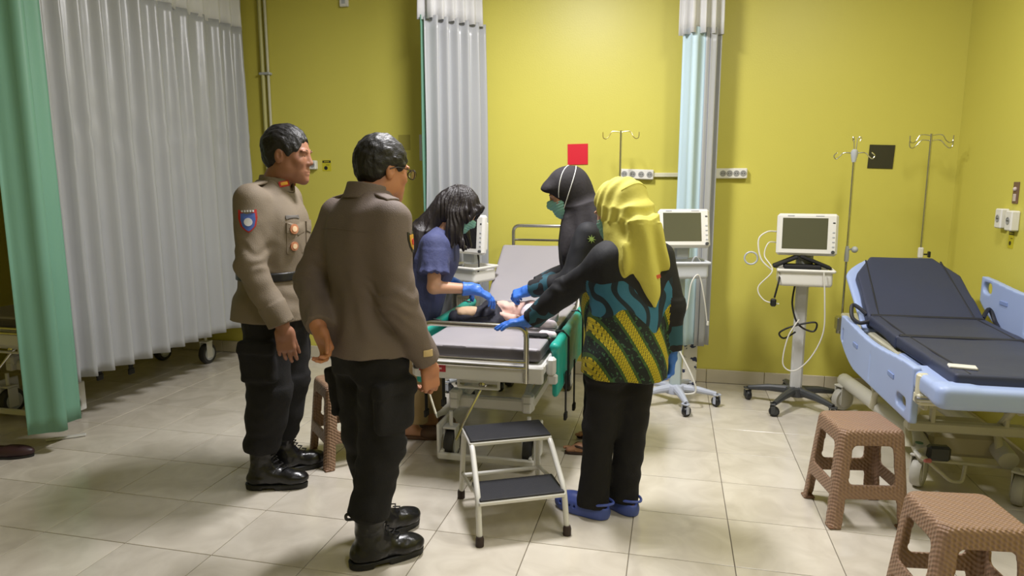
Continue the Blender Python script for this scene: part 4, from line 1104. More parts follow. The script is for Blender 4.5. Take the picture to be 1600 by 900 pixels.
def wrinkle(amp, fr, seed=0, extra=None):
    fr = np.array(fr, np.float32)
    def f(P):
        n = noise(P*fr+seed); r = 1-np.abs(noise(P*fr*.8+seed+11))*2          # soft lumps plus ridge folds
        d = amp*n-amp*.45*np.clip(r, -.2, 1)+amp*.3*noise(P*fr*2.7+seed)
        return d if extra is None else d+extra(P)
    return f
def elbow_folds(el, amp=.004, rad=.11):
    el = A3(el)
    def f(P):
        q = P-el; e = np.exp(-(q*q).sum(1)/(rad*rad)); return amp*.7*e*np.sin(q[:, 2]*95+q[:, 1]*50+6*noise(P*10))
    return f
def sumf(*fs): return lambda P: sum(f(P) for f in fs)
def sleeve(S, sh, el, wr, r0, r1, r2, r3, k=.03, end=1.0, n=2.):
    """shoulder to elbow and elbow to cuff"""
    sh, el, wr = (np.array(x, float) for x in (sh, el, wr))
    S.add(cone(sh, el, r0, r1), k=.05); S.add(limb(el, el+(wr-el)*end, [(-.12, r1*.9), (0, r1), (.5, r2), (1, r3)], n), k=k)
def boot(P, an, fd, m, sole_m, top=.2, sc=1.):
    """laced leather boot; an ankle joint over the floor, fd toe direction"""
    an = np.array(an, float); fd = unit(np.array([fd[0], fd[1], 0])); sd = np.cross(fd, [0, 0, 1]); S = SDF(); g = np.array([an[0], an[1], 0])
    M = np.stack([sd, fd, [0, 0, 1]])
    S.add(stack(g+[0, 0, .05], (0, 0, 1), fd, [(0, .05, .06, .062), (.06, .05, .062, .058), (.12, .054, .06, .056), (top-.05, .06, .06, .06)], 2.2))
    S.add(cone(g+fd*.02+[0, 0, .07], g+fd*.13*sc+[0, 0, .052], .05, .04), k=.04); S.add(ell(g+fd*.155*sc+[0, 0, .05], (.048, .065, .036), M), k=.03); S.add(ell(g-fd*.03+[0, 0, .05], (.042, .05, .045), M), k=.03)
    S.add(plane((0, 0, .026), (0, 0, -1)), 'i', .006)
    S.disp = wrinkle(.0025, (34, 34, 50), 5)
    up = sdf_obj('boot', S, .005, m, P)
    B = SDF(); B.add(stack(g, (0, 0, 1), fd, [(0, .048, .214*sc, .085), (.03, .05, .218*sc, .088)], 2.4))
    B.add(rbox(g+fd*.035+[0, 0, 0], (.08, .03, .012), .003, M), 's', .004)
    sdf_obj('sole', B, .005, sole_m, up)
    b = MB()
    for k in range(6):
        z = .1+.018*k; y = .09-.006*k-.0
        f = .115-.021*k if k < 3 else .066
        b.tube([tuple(g+fd*(f-.012)+sd*-.028+[0, 0, z]), tuple(g+fd*(f+.006)+[0, 0, z+.006]), tuple(g+fd*(f-.012)+sd*.028+[0, 0, z+.002])], .003, 6)
    b.build('lace', BLACKP, up)
    return up
def trousers(P, J, m, rk, name='trousers', top=.02, seed=0, cargo=False, wr=.006, waist=(.17, .12, .13), blouse=None, cut=None, h=.007):
    S = SDF(); pel = np.array(J['pel'], float)
    hipm = (np.array(J['hpr'], float)+np.array(J['hpl'], float))/2
    S.add(stack(hipm+[0, 0, -.12], pel+[0, 0, .1]-(hipm+[0, 0, -.12]), (0, 1, 0), [(0, rk['hip']*.9, .1, .1), (.12, rk['hip'], .125, .135), (.2, rk['hip']*.98, .125, .13), (.24+top, *waist)], 2.4))
    for s in ('r', 'l'):
        hp, kn, an = (np.array(J[q+s], float) for q in ('hp', 'kn', 'an'))
        S.add(cone(hp+[0, 0, -.02], kn, rk['th'], rk['kn']), k=.05)
        e = an+[0, 0, rk.get('drop', .05)]
        S.add(limb(kn, e, [(-.1, rk['kn']*.97), (0, rk['kn']), (.5, rk['cf']), (.85, rk['an']), (1, rk['an']*1.0)]), k=.03)
        if blouse: S.add(ell(e+[0, 0, .03], (blouse, blouse*1.05, .06)), k=.03)
        if cargo:
            sx = 1 if s == 'r' else -1; c = hp*.42+kn*.58+[sx*(rk['th']*.86), -.005, 0]
            S.add(rbox(c, (.022, .085, .1), .02), k=.015); S.add(rbox(c+[sx*.008, 0, .07], (.024, .09, .03), .012), k=.004)
    if cut: S.add(plane((0, 0, cut), (0, 0, 1)), 'i', .004)
    S.disp = wrinkle(wr*1.3, (12, 12, 10), seed, lambda Q: .0045*np.sin(Q[:, 2]*75+5*noise(Q*7+seed))*np.clip(noise(Q*5+seed+2)+.2, 0, 1))
    return sdf_obj(name, S, h, m, P), S

# ---------------- officers
SHIRT = mat('khaki_brown_twill', srgb(120, 108, 92), .75, bump=.25, bscale=260, var=.06, vscale=9)
SHIRT2 = mat('umber_twill', srgb(110, 97, 90), .75, bump=.25, bscale=260, var=.06, vscale=9)
BLKT = mat('black_twill', srgb(15, 14, 17), .9, bump=.25, bscale=200); LEATHER = mat('black_leather', srgb(20, 20, 22), .28, bump=.2, bscale=40); SOLE = mat('black_sole', srgb(18, 18, 18), .55)
RED = mat('badge_red', srgb(176, 36, 30), .5); GOLD = mat('badge_gold', srgb(222, 168, 70), .35, .4); BLU = mat('badge_blue', srgb(70, 96, 170), .5); WHT = mat('badge_white', srgb(216, 218, 226), .5); ORG = mat('badge_orange', srgb(186, 124, 92), .5)
def circle(r, n=18, sy=1): return [(r*math.cos(a), r*sy*math.sin(a)) for a in np.linspace(0, 2*PI, n+1)[:-1]]
SHIELD = [(-.036, .045), (.036, .045), (.038, .01), (.03, -.025), (.012, -.045), (0, -.052), (-.012, -.045), (-.03, -.025), (-.038, .01)]
def sc(o, k, dx=0, dy=0): return [(x*k+dx, y*k+dy) for x, y in o]

def officer_a():
    P = thing('person', 'man in tan uniform shirt and black trousers seen in profile beside the grey curtain', 'person', (-1.87, 2.95, 0), R(6-90))
    J = dict(pel=(0, .0, .97), neck=(0, .03, 1.475), shr=(.19, -.0, 1.41), shl=(-.19, -.0, 1.41), elr=(.24, .01, 1.13), ell=(-.24, .0, 1.13), wrr=(.235, .135, .865), wrl=(-.24, .12, .87),
             hpr=(.09, .0, .9), hpl=(-.09, .0, .9), knr=(.105, .0, .5), knl=(-.09, .0, .5), anr=(.1, -.06, .1), anl=(-.09, -.05, .1), ftr=(-.15, 1, 0), ftl=(-.6, 1, 0))
    H = Head((0, .105, 1.612), head_frame(R(3), R(4)), 1.04)
    bd, BS = body(P, J, H, skin('tan_skin', srgb(150, 104, 82)), .0042, hands=[dict(W=(.235, .15, .835), d=(-.02, .08, -1), n=(-1, -.35, 0), th=(0, 1, 0), curl=(.28, .33, .36, .4), scale=1.08, thumb=(.9, .22, .25)), dict(W=(-.24, .13, .845), d=(.02, .15, -1), n=(1, .15, 0), th=(0, 1, 0), curl=(.25, .3, .33, .35), scale=1.05)], feet=False)
    eyes(P, H); hair_short(P, H, HAIRB, 2)
    S = SDF()
    S.add(stack((0, 0, .845), (0, .0, 1), (0, 1, 0), [(0, .212, .185, .19, 0, .0), (.09, .198, .172, .175, 0, 0), (.2, .172, .15, .145, 0, 0), (.33, .185, .16, .15, 0, .005), (.47, .2, .155, .15, 0, .01), (.56, .18, .12, .13, 0, .01), (.63, .1, .075, .085, 0, .02), (.655, .075, .07, .075, 0, .03)], 2.35))
    for s in 'rl': sleeve(S, J['sh'+s], J['el'+s], J['wr'+s], .072, .062, .058, .054, end=1.0)
    for s in 'rl':
        w_ = np.array(J['wr'+s]); e = np.array(J['el'+s]); u = unit(w_-e); S.add(limb(w_-u*.085, w_+u*.012, [(0, .062), (1, .06)]), k=.004)
    S.disp = wrinkle(.0055, (11, 11, 6.5), 1, sumf(elbow_folds(J['elr'], .006), elbow_folds(J['ell'], .006), lambda Q: .004*np.sin(Q[:, 2]*55+Q[:, 1]*20+5*noise(Q*6))*np.clip(1-np.abs(Q[:, 2]-.98)/.13, 0, 1)))
    sh = sdf_obj('shirt', S, .006, SHIRT, P)
    C = SDF(); C.add(stack((0, .025, 1.455), (0, .14, 1), (0, 1, 0), [(0, .088, .098, .075), (.03, .08, .094, .07), (.062, .077, .088, .066)], 2.1)); C.add(stack((0, .025, 1.45), (0, .14, 1), (0, 1, 0), [(0, .072, .078, .06), (.09, .07, .077, .058)], 2.1), 's', .004); C.add(rbox((0, .155, 1.51), (.02, .06, .06), .01), 's', .01)
    sdf_obj('collar', C, .004, SHIRT, sh)
    belt = SDF(); belt.add(stack((0, 0, 1.035), (0, 0, 1), (0, 1, 0), [(0, .183, .163, .158), (.042, .182, .162, .156)], 2.35))
    bl = sdf_obj('belt', belt, .006, BLACKP, P); b = MB(); b.box((0, .165, 1.056), (.06, .012, .05), .004); b.build('buckle', GOLD, bl)
    trousers(P, J, BLKT, dict(hip=.182, th=.112, kn=.1, cf=.098, an=.074, drop=.1), cargo=True, seed=3, blouse=.082, cut=.868)
    boot(P, J['anr'], J['ftr'], LEATHER, SOLE, .23); boot(P, J['anl'], J['ftl'], LEATHER, SOLE, .23)
    # badges
    for k, (sx, nm) in enumerate(((1, 0), (-1, 0))):
        c = (sx*.27, .03, 1.325); n = (sx, .55, .1)
        o = decal('sleeve_patch', S, c, n, (0, 0, 1), sc(SHIELD, 1.05), RED, P, .003)
        decal('patch_field', S, c, n, (0, 0, 1), sc(SHIELD, .82, 0, -.006), BLU, o, .0045); decal('patch_emblem', S, (c[0], c[1], c[2]-.008), n, (0, 0, 1), circle(.018), WHT, o, .006)
        for i in range(5): decal('patch_letter', S, (c[0], c[1], c[2]+.04), n, (0, 0, 1), [(-.026+i*.0115+x, y) for x, y in ((0, -.004), (.007, -.004), (.007, .004), (0, .004))], WHT, o, .005, rings=1)
        e = SDF(); a0 = np.array((sx*.085, .02, 1.49)); a1 = np.array((sx*.2, .0, 1.472)); e.add(limb(a0, a1, [(0, .024, .008), (1, .026, .008)], 4, front=(0, 0, 1)))
        ep = sdf_obj('epaulette', e, .004, SHIRT, P)
    pk = decal('chest_pocket', S, (.085, .2, 1.23), (.25, 1, .1), (0, 0, 1), rrect(.12, .13, .012), SHIRT, P, .004); decal('pocket_flap', S, (.085, .2, 1.285), (.25, 1, .1), (0, 0, 1), [(-.063, .025), (-.063, -.02), (0, -.035), (.063, -.02), (.063, .025)][::-1][::-1], SHIRT, pk, .008)
    pk = decal('chest_pocket', S, (-.085, .2, 1.23), (-.25, 1, .1), (0, 0, 1), rrect(.12, .13, .012), SHIRT, P, .004); decal('pocket_flap', S, (-.085, .2, 1.285), (-.25, 1, .1), (0, 0, 1), [(-.063, .025), (-.063, -.02), (0, -.035), (.063, -.02), (.063, .025)], SHIRT, pk, .008)
    decal('name_tape', S, (.115, .2, 1.335), (.5, 1, .1), (0, 0, 1), rrect(.085, .018, .003), mat('dark_tape', srgb(92, 88, 84), .7), P, .004)
    for z, k in ((1.28, 1.1), (1.2, 1.0)):
        o = decal('medal', S, (.125, .2, z), (.55, 1, .1), (0, 0, 1), circle(.021*k), ORG, P, .012); decal('medal_center', S, (.125, .2, z), (.55, 1, .1), (0, 0, 1), circle(.012*k), mat('badge_cream', srgb(236, 206, 170), .4), o, .014)
    for sx in (1, -1):
        o = decal('collar_badge', C, (sx*.075, .12, 1.49), (sx*.9, .7, .3), (0, -.3, 1), rrect(.05, .026, .004), RED, P, .004); decal('rank_bar', C, (sx*.075, .12, 1.49), (sx*.9, .7, .3), (0, -.3, 1), rrect(.034, .014, .003), GOLD, o, .006)
    return P
officer_a()

def officer_b():
    P = thing('person', 'man with spectacles in brown uniform shirt seen from behind, hand behind his back', 'person', (-1.15, 2.44, 0), R(61-90))
    J = dict(pel=(0, .0, .95), neck=(0, .03, 1.43), shr=(.165, .0, 1.36), shl=(-.165, .0, 1.36), elr=(.205, -.01, 1.07), ell=(-.25, -.08, 1.1), wrr=(.215, .12, .81), wrl=(-.05, -.185, .955),
             hpr=(.075, .0, .88), hpl=(-.075, .0, .88), knr=(.085, .0, .48), knl=(-.075, .02, .48), anr=(.085, -.08, .1), anl=(-.06, .05, .1), ftr=(.42, 1, 0), ftl=(.15, 1, 0))
    H = Head((0, .1, 1.535), head_frame(R(-8), R(8)), .97)
    bd, BS = body(P, J, H, skin('warm_skin', srgb(182, 124, 92)), .0042, hands=[dict(W=(.215, .13, .79), d=(-.05, .12, -1), n=(-1, .1, 0), th=(0, 1, 0), curl=((.5, .7, .4), (.6, .8, .5), (.7, .9, .5), (.75, .9, .5)), scale=1.02, thumb=(.7, .35, .4)), dict(W=(-.035, -.19, .945), d=(.55, .0, -.85), n=(0, -1, 0), th=(.8, 0, .5), curl=(.6, .65, .7, .7), scale=1.0, thumb=(.8, .35, .3))], feet=False)
    eyes(P, H); hair_short(P, H, HAIRB, 9, thick=.014, nape=-.085)
    S = SDF()
    S.add(stack((0, .0, .815), (0, .03, 1), (0, 1, 0), [(.025, .18, .155, .165, 0, 0), (.09, .172, .148, .152, 0, 0), (.23, .158, .14, .125, 0, 0), (.38, .172, .14, .13, 0, 0), (.48, .182, .138, .135, 0, 0), (.56, .165, .115, .12, 0, 0), (.615, .105, .085, .09, 0, .005), (.645, .075, .07, .078, 0, .01)], 2.4))
    for s in 'rl': sleeve(S, J['sh'+s], J['el'+s], J['wr'+s], .072, .064, .058, .052, end=1.0)
    S.disp = wrinkle(.005, (11, 11, 6.5), 21, sumf(elbow_folds(J['elr'], .005), elbow_folds(J['ell'], .007), lambda Q: .0035*np.sin(Q[:, 0]*60+Q[:, 2]*20+4*noise(Q*5))*np.clip(1-np.abs(Q[:, 2]-.95)/.2, 0, 1)))
    sh = sdf_obj('shirt', S, .006, SHIRT2, P)
    C = SDF(); C.add(stack((0, .005, 1.42), (0, .2, 1), (0, 1, 0), [(0, .09, .098, .08), (.03, .08, .09, .072), (.065, .076, .086, .066)], 2.1)); C.add(stack((0, .005, 1.41), (0, .2, 1), (0, 1, 0), [(0, .07, .074, .058), (.1, .068, .076, .058)], 2.1), 's', .004); C.add(rbox((0, .13, 1.48), (.02, .06, .06), .01), 's', .01)
    sdf_obj('collar', C, .004, SHIRT2, sh)
    for sx in (1, -1):
        e = SDF(); a0 = np.array((sx*.08, .015, 1.447)); a1 = np.array((sx*.18, .005, 1.426)); e.add(limb(a0, a1, [(0, .026, .008), (1, .028, .008)], 4, front=(0, 0, 1))); sdf_obj('epaulette', e, .004, SHIRT2, P)
        o = decal('sleeve_patch', S, (sx*.25, .06, 1.28), (sx, .9, .1), (0, 0, 1), sc(SHIELD, .8), BLACKP, P, .003); decal('patch_field', S, (sx*.25, .06, 1.278), (sx, .9, .1), (0, 0, 1), sc(SHIELD, .58), GOLD, o, .0045); decal('patch_emblem', S, (sx*.25, .06, 1.278), (sx, .9, .1), (0, 0, 1), circle(.012), RED, o, .006)
    decal('cuff_tab', S, np.array(J['wrr'])+np.array((.04, -.03, .045)), (.8, -.6, 0), (0, 0, 1), rrect(.036, .026, .003), mat('tan_tab', srgb(196, 172, 126), .7), P, .004)
    # back yoke seam and darts
    yk = SDF(); yk.p = S.p; yk.disp = S.disp
    pts = project(S, np.array([(x, -.25, 1.31+.012*math.cos(x*9)) for x in np.linspace(-.14, .14, 16)]), (0, -1, 0))
    b = MB(); b.tube([tuple(map(float, q)) for q in pts], .0025, 6); b.build('yoke_seam', SHIRT2, sh)
    trousers(P, J, BLKT, dict(hip=.158, th=.095, kn=.085, cf=.083, an=.072, drop=.11), cargo=True, seed=8, blouse=.072, cut=.862)
    boot(P, J['anr'], J['ftr'], LEATHER, SOLE, .24); u = boot(P, J['anl'], J['ftl'], LEATHER, SOLE, .24)
    b = MB(); b.tube(catmull([(.06, -.13, .215), (.05, -.16, .225), (.05, -.16, .205), (.06, -.135, .2)], 5), .006, 6); b.build('boot_pull', LEATHER, P)
    # spectacles
    GM = mat('spectacle_frame', srgb(40, 32, 26), .3); b = MB()
    for s in (-1, 1): b.tube(catmull([H.p(s*.087, -.02, .004), H.p(s*.083, .02, .016), H.p(s*.072, .09, .012), H.p(s*.062, .112, .01)], 5), .0022, 6)
    b.tube([tuple(H.p(-.008, .125, .012)), tuple(H.p(0, .128, .016)), tuple(H.p(.008, .125, .012))], .002, 6)
    for s in (-1, 1): b.tube([tuple(H.p(s*(.035+.027*math.cos(a)), .12-.01*abs(math.cos(a)), .0+.019*math.sin(a))) for a in np.linspace(0, 2*PI, 21)[:-1]], .0022, 6, closed=True)
    g = b.build('spectacles', GM, P)
    for s in (-1, 1):
        b = MB(); b.lathe([(.024, -.0008), (.024, .0008)], n=20); o = b.build('lens', mat('clear_lens', (1, 1, 1), .02, trans=1), g); o.matrix_local = Matrix([[*(H.M[i] @ np.diag([1.1, .75, 1]))[:0], H.M[i][0]*1.05, H.M[i][2]*.75, -H.M[i][1], H.p(s*.035, .118, 0)[i]] for i in range(3)]+[[0, 0, 0, 1]])
    # white pen
    return P, J
ob, JB = officer_b()
b = MB(); b.rod((0, 0, 0), (0, 0, .15), .0045, 10); o = b.build('barrel', mat('white_pen', srgb(228, 226, 220), .35))
pen = thing('pen', 'white pen held pointing down in the spectacled officer\'s right hand', 'pen'); o.parent = pen
b = MB(); b.lathe([(.0055, .15), (.0055, .185), (.003, .19)], n=10); b.build('cap', BLACKP, pen)
b = MB(); b.lathe([(.001, -.018), (.0042, 0)], n=10); b.build('tip', LGREY, pen)

# ---------------- masks, gloves
MASK = mat('mint_mask', srgb(136, 190, 176), .75, bump=.1, bscale=200); GLOVE = mat('blue_nitrile', srgb(58, 112, 206), .45, bump=.1, bscale=60)
def mask(P, H, m=MASK, straps=None, on=None):
    S = SDF(); S.add(H.e((0, .03, -.02), (.073, .077, .09))); S.add(H.e((0, .05, -.075), (.058, .062, .052)), k=.03); S.add(H.cn((0, .098, .012), (0, .118, -.026), .012, .017), k=.03)
    def reg(Q):
        q = H.loc(Q); return np.maximum(np.maximum(q[:, 2]-.0+.35*np.abs(q[:, 0])-.004, -.118-q[:, 2]), .02-q[:, 1]+0*q[:, 0])*H.k
    S.add((reg, A3(H.c), 5.), 'i', .004)
    S.disp = lambda Q: .0016*np.sin(H.loc(Q)[:, 2]*420)
    o = sdf_obj('face_mask', S, .004, m, P)
    if straps:
        for pts in straps:
            q = np.array(catmull([H.p(*q) for q in pts], 6), np.float32)
            if on is not None:
                u = q-A3(H.c); u /= np.linalg.norm(u, axis=1)[:, None]; q = A3(H.c)+u*.22
                for _ in range(24): q = q-u*(on.ev(q, False)-.001)[:, None]*.7
            b = MB(); b.tube([tuple(map(float, x)) for x in q], .0022, 6); b.build('mask_strap', mat('white_elastic', srgb(226, 226, 222), .6), o)
    return o
def glove(P, cuff_from, hd, name='glove', sc_=1.0, r=.0095):
    S = SDF(); hand_prims(S, r=r, **hd); W = np.array(hd['W'], float); a = np.array(cuff_from, float)
    S.add(limb(W+(a-W)*.0, W+unit(a-W)*.075, [(-.3, .028), (0, .03), (.7, .036), (1, .039)]), k=.015)
    S.disp = wrinkle(.0015, (60, 60, 60), 4)
    return sdf_obj(name, S, .0034, GLOVE, P)

# ---------------- woman in blue
def woman_blue():
    P = thing('person', 'woman with long dark hair in navy blouse leaning over the gurney', 'person', (-1.395, 3.74, 0), R(8-90))
    ax = (0, .2, .4)
    J = dict(pel=(0, -.06, .8), neck=(0, .12, 1.205), shr=(.16, .1, 1.15), shl=(-.16, .1, 1.15), elr=(.205, .1, .915), ell=(-.25, -.06, .96), wrr=(.15, .315, .9), wrl=(-.17, .15, .88), front=(0, 1, -.3),
             hpr=(.08, -.05, .76), hpl=(-.08, -.05, .76), knr=(.09, -.02, .43), knl=(-.08, -.0, .43), anr=(.09, -.06, .08), anl=(-.09, .0, .08), ftr=(.1, 1, 0), ftl=(-.1, 1, 0))
    H = Head((0, .215, 1.33), head_frame(R(-6), R(36)), .95)
    hr = dict(W=(.15, .325, .897), d=(-.12, 1, -.55), n=(-.1, -.5, -1), th=(-1, 0, 0), curl=(.35, .4, .45, .5), scale=.95)
    hl = dict(W=(-.17, .16, .875), d=(.1, 1, -.4), n=(.3, -.3, -1), th=(1, 0, 0), curl=(.4, .45, .5, .5), scale=.95)
    bd, BS = body(P, J, H, skin('light_skin', srgb(196, 148, 118)), .0052, slim=.9)
    eyes(P, H)
    S = SDF(); S.add(stack((0, -.07, .7), (0, .4, 1), (0, 1, 0), [(0, .188, .14, .165), (.1, .182, .135, .158), (.25, .16, .125, .13), (.38, .17, .13, .12), (.47, .165, .1, .11), (.53, .11, .075, .09), (.56, .08, .06, .07)], 2.3))
    for s in 'rl':
        sh, el = np.array(J['sh'+s]), np.array(J['el'+s]); S.add(cone(sh, sh*.6+el*.4, .062, .068), k=.05); u = unit(el-sh); S.add(limb(sh+u*.04, sh+u*.16, [(0, .062), (.6, .072), (1, .084)]), k=.02)
    S.disp = wrinkle(.006, (11, 11, 7), 31, lambda Q: .004*np.sin(np.arctan2(Q[:, 1]-.1, np.abs(Q[:, 0])-.18)*9)*np.clip((1.06-Q[:, 2])/.05, 0, 1)*(np.abs(Q[:, 0]) > .12))
    sdf_obj('blouse', S, .006, mat('navy_cotton', srgb(66, 72, 112), .8, bump=.25, bscale=60, var=.08, vscale=14), P)
    trousers(P, J, mat('khaki_cotton', srgb(172, 148, 108), .8, bump=.2, bscale=150), dict(hip=.158, th=.092, kn=.082, cf=.084, an=.082, drop=.03), seed=13, top=0, cut=.745)
    for s in 'rl':
        b = SDF(); an = np.array(J['an'+s]); fd = unit(J['ft'+s]); g = np.array([an[0], an[1], 0.]); b.add(stack(g, (0, 0, 1), fd, [(0, .044, .17, .075), (.02, .045, .172, .077)], 2.3)); sl = sdf_obj('sandal', b, .005, mat('brown_sandal', srgb(98, 72, 56), .6), P)
        b = SDF(); b.add(ell(g+fd*.1+[0, 0, .03], (.048, .06, .042))); b.add(plane((0, 0, .015), (0, 0, -1)), 'i', .003); sdf_obj('strap', b, .005, MATS['brown_sandal'], sl)
    # long hair: cap plus lengths to the back and beside the face
    S = SDF(); S.add(H.e((0, -.02, .045), (.088, .112, .098))); S.add(H.e((0, -.05, -.02), (.082, .085, .08)), k=.04)
    def cut(Q): q = H.loc(Q); return (q[:, 1]-.048-.55*np.clip(q[:, 2]-.02, 0, 1)-.15*np.abs(q[:, 0]))*H.k
    S.add((cut, A3(H.c), 5.), 'i', .01)
    S.add(cone(H.p(0, -.07, -.02), (0, -.0, 1.2), .075, .075), k=.05); S.add(stack((0, .01, 1.22), (0, -.25, -1), (0, -1, 0), [(0, .1, .05, .05), (.1, .13, .035, .035), (.2, .12, .03, .03), (.26, .07, .015, .015)], 2.2), k=.05)
    for s in (-1, 1):
        S.add(cone(H.p(s*.08, .045, .03), H.p(s*.08, .07, -.1), .02, .028), k=.03); S.add(cone(H.p(s*.08, .07, -.1), np.array((s*.09, .25, 1.12)), .028, .018), k=.03); S.add(cone(H.p(s*.078, .0, -.02), np.array((s*.1, .17, 1.14)), .035, .025), k=.04)
        S.add(cone(H.p(s*.03, .1, .09), H.p(s*.07, .09, .0), .014, .014), k=.03)
    S.disp = lambda Q: .004*np.sin(np.arctan2((Q-A3(H.c))[:, 1], (Q-A3(H.c))[:, 0])*30+6*noise(Q*9))+.004*noise(Q*np.array([50, 50, 12], np.float32))
    sdf_obj('hair', S, .0045, mat('dark_brown_hair', srgb(30, 24, 25), .48, bump=.4, bscale=120, stretch=(1, 1, .15)), P)
    mask(P, H, straps=[[(s*.062, .05, -.02), (s*.082, .0, .004)] for s in (-1, 1)])
    glove(P, J['elr'], hr); glove(P, J['ell'], hl)
    return P
woman_blue()

# ---------------- batik cloth
def batik(name, zt, seed):
    m = bpy.data.materials.new(name); m.use_nodes = True; nt = m.node_tree; b = nt.nodes['Principled BSDF']; b.inputs['Roughness'].default_value = .75
    tc = nd(nt, 'ShaderNodeTexCoord'); sp = nd(nt, 'ShaderNodeSeparateXYZ'); nt.links.new(tc.outputs['Object'], sp.inputs[0]); X, Y, Z = sp.outputs
    nz = nd(nt, 'ShaderNodeTexNoise'); nz.inputs['Scale'].default_value = 5; nz.inputs['Detail'].default_value = 2; nt.links.new(tc.outputs['Object'], nz.inputs['Vector'])
    fine = nd(nt, 'ShaderNodeTexNoise'); fine.inputs['Scale'].default_value = 75; fine.inputs['Detail'].default_value = 3; nt.links.new(tc.outputs['Object'], fine.inputs['Vector'])
    # diagonal stripes
    s = math_n(nt, 'ADD', math_n(nt, 'MULTIPLY', X, 1.9), Z); s = math_n(nt, 'ADD', s, math_n(nt, 'MULTIPLY', nz.outputs[0], .03))
    fr = math_n(nt, 'FRACT', math_n(nt, 'DIVIDE', math_n(nt, 'ADD', s, 5+seed), .215))
    tri = math_n(nt, 'ABSOLUTE', math_n(nt, 'SUBTRACT', fr, .5))          # 0 in the middle of a yellow stripe
    yel = math_n(nt, 'LESS_THAN', tri, .19)
    edge = math_n(nt, 'LESS_THAN', tri, .3)
    # herringbone in the yellow stripes
    c1 = math_n(nt, 'ABSOLUTE', math_n(nt, 'SUBTRACT', fr, .5)); ch = math_n(nt, 'SINE', math_n(nt, 'ADD', math_n(nt, 'MULTIPLY', Z, 520), math_n(nt, 'MULTIPLY', math_n(nt, 'PINGPONG', math_n(nt, 'MULTIPLY', fr, 1), .09), 90)))
    chv = math_n(nt, 'GREATER_THAN', ch, .55)
    yc = mixc(nt, chv, srgb(190, 172, 30), srgb(62, 66, 18))
    fl_ = math_n(nt, 'GREATER_THAN', fine.outputs[0], .6)
    gc = mixc(nt, fl_, srgb(16, 26, 24), srgb(52, 92, 62)); ge = mixc(nt, .6, gc, srgb(66, 100, 36))
    low = mixc(nt, yel, mixc(nt, edge, gc, ge), yc)
    # teal swirls across the middle
    wv = math_n(nt, 'MULTIPLY', math_n(nt, 'SINE', math_n(nt, 'ADD', math_n(nt, 'MULTIPLY', X, 26), math_n(nt, 'MULTIPLY', Y, 9))), .06)
    zz = math_n(nt, 'ADD', math_n(nt, 'SUBTRACT', Z, zt), wv); zz = math_n(nt, 'ADD', zz, math_n(nt, 'MULTIPLY', math_n(nt, 'SUBTRACT', nz.outputs[0], .5), .12))
    wave = nd(nt, 'ShaderNodeTexWave'); wave.inputs['Scale'].default_value = 4.5; wave.inputs['Distortion'].default_value = 12; wave.inputs['Detail'].default_value = 1; nt.links.new(tc.outputs['Object'], wave.inputs['Vector'])
    teal = mixc(nt, math_n(nt, 'GREATER_THAN', wave.outputs['Fac'], .22), srgb(18, 34, 44), srgb(46, 104, 130))
    blk = srgb(17, 18, 24)
    up = mixc(nt, math_n(nt, 'GREATER_THAN', zz, .075), teal, blk)
    col = mixc(nt, math_n(nt, 'GREATER_THAN', zz, -.045), low, up)
    nt.links.new(col, b.inputs['Base Color'])
    bp = nd(nt, 'ShaderNodeBump'); bp.inputs['Strength'].default_value = .2; bp.inputs['Distance'].default_value = .004; nt.links.new(fine.outputs[0], bp.inputs['Height']); nt.links.new(bp.outputs[0], b.inputs['Normal'])
    return m
def batik_sleeve(name, cuff, rad):
    m = bpy.data.materials.new(name); m.use_nodes = True; nt = m.node_tree; b = nt.nodes['Principled BSDF']; b.inputs['Roughness'].default_value = .75
    tc = nd(nt, 'ShaderNodeTexCoord'); nz = nd(nt, 'ShaderNodeTexNoise'); nz.inputs['Scale'].default_value = 9; nz.inputs['Detail'].default_value = 1; nz.inputs['Distortion'].default_value = 1.5; nt.links.new(tc.outputs['Object'], nz.inputs['Vector'])
    facs = None
    for c in cuff:
        d = nd(nt, 'ShaderNodeVectorMath', operation='DISTANCE'); nt.links.new(tc.outputs['Object'], d.inputs[0]); d.inputs[1].default_value = c
        f = math_n(nt, 'LESS_THAN', d.outputs['Value'], rad); facs = f if facs is None else math_n(nt, 'MAXIMUM', facs, f)
    sw = math_n(nt, 'MULTIPLY', facs, math_n(nt, 'GREATER_THAN', nz.outputs[0], .5))
    nt.links.new(mixc(nt, sw, srgb(17, 18, 24), srgb(34, 78, 92)), b.inputs['Base Color'])
    return m

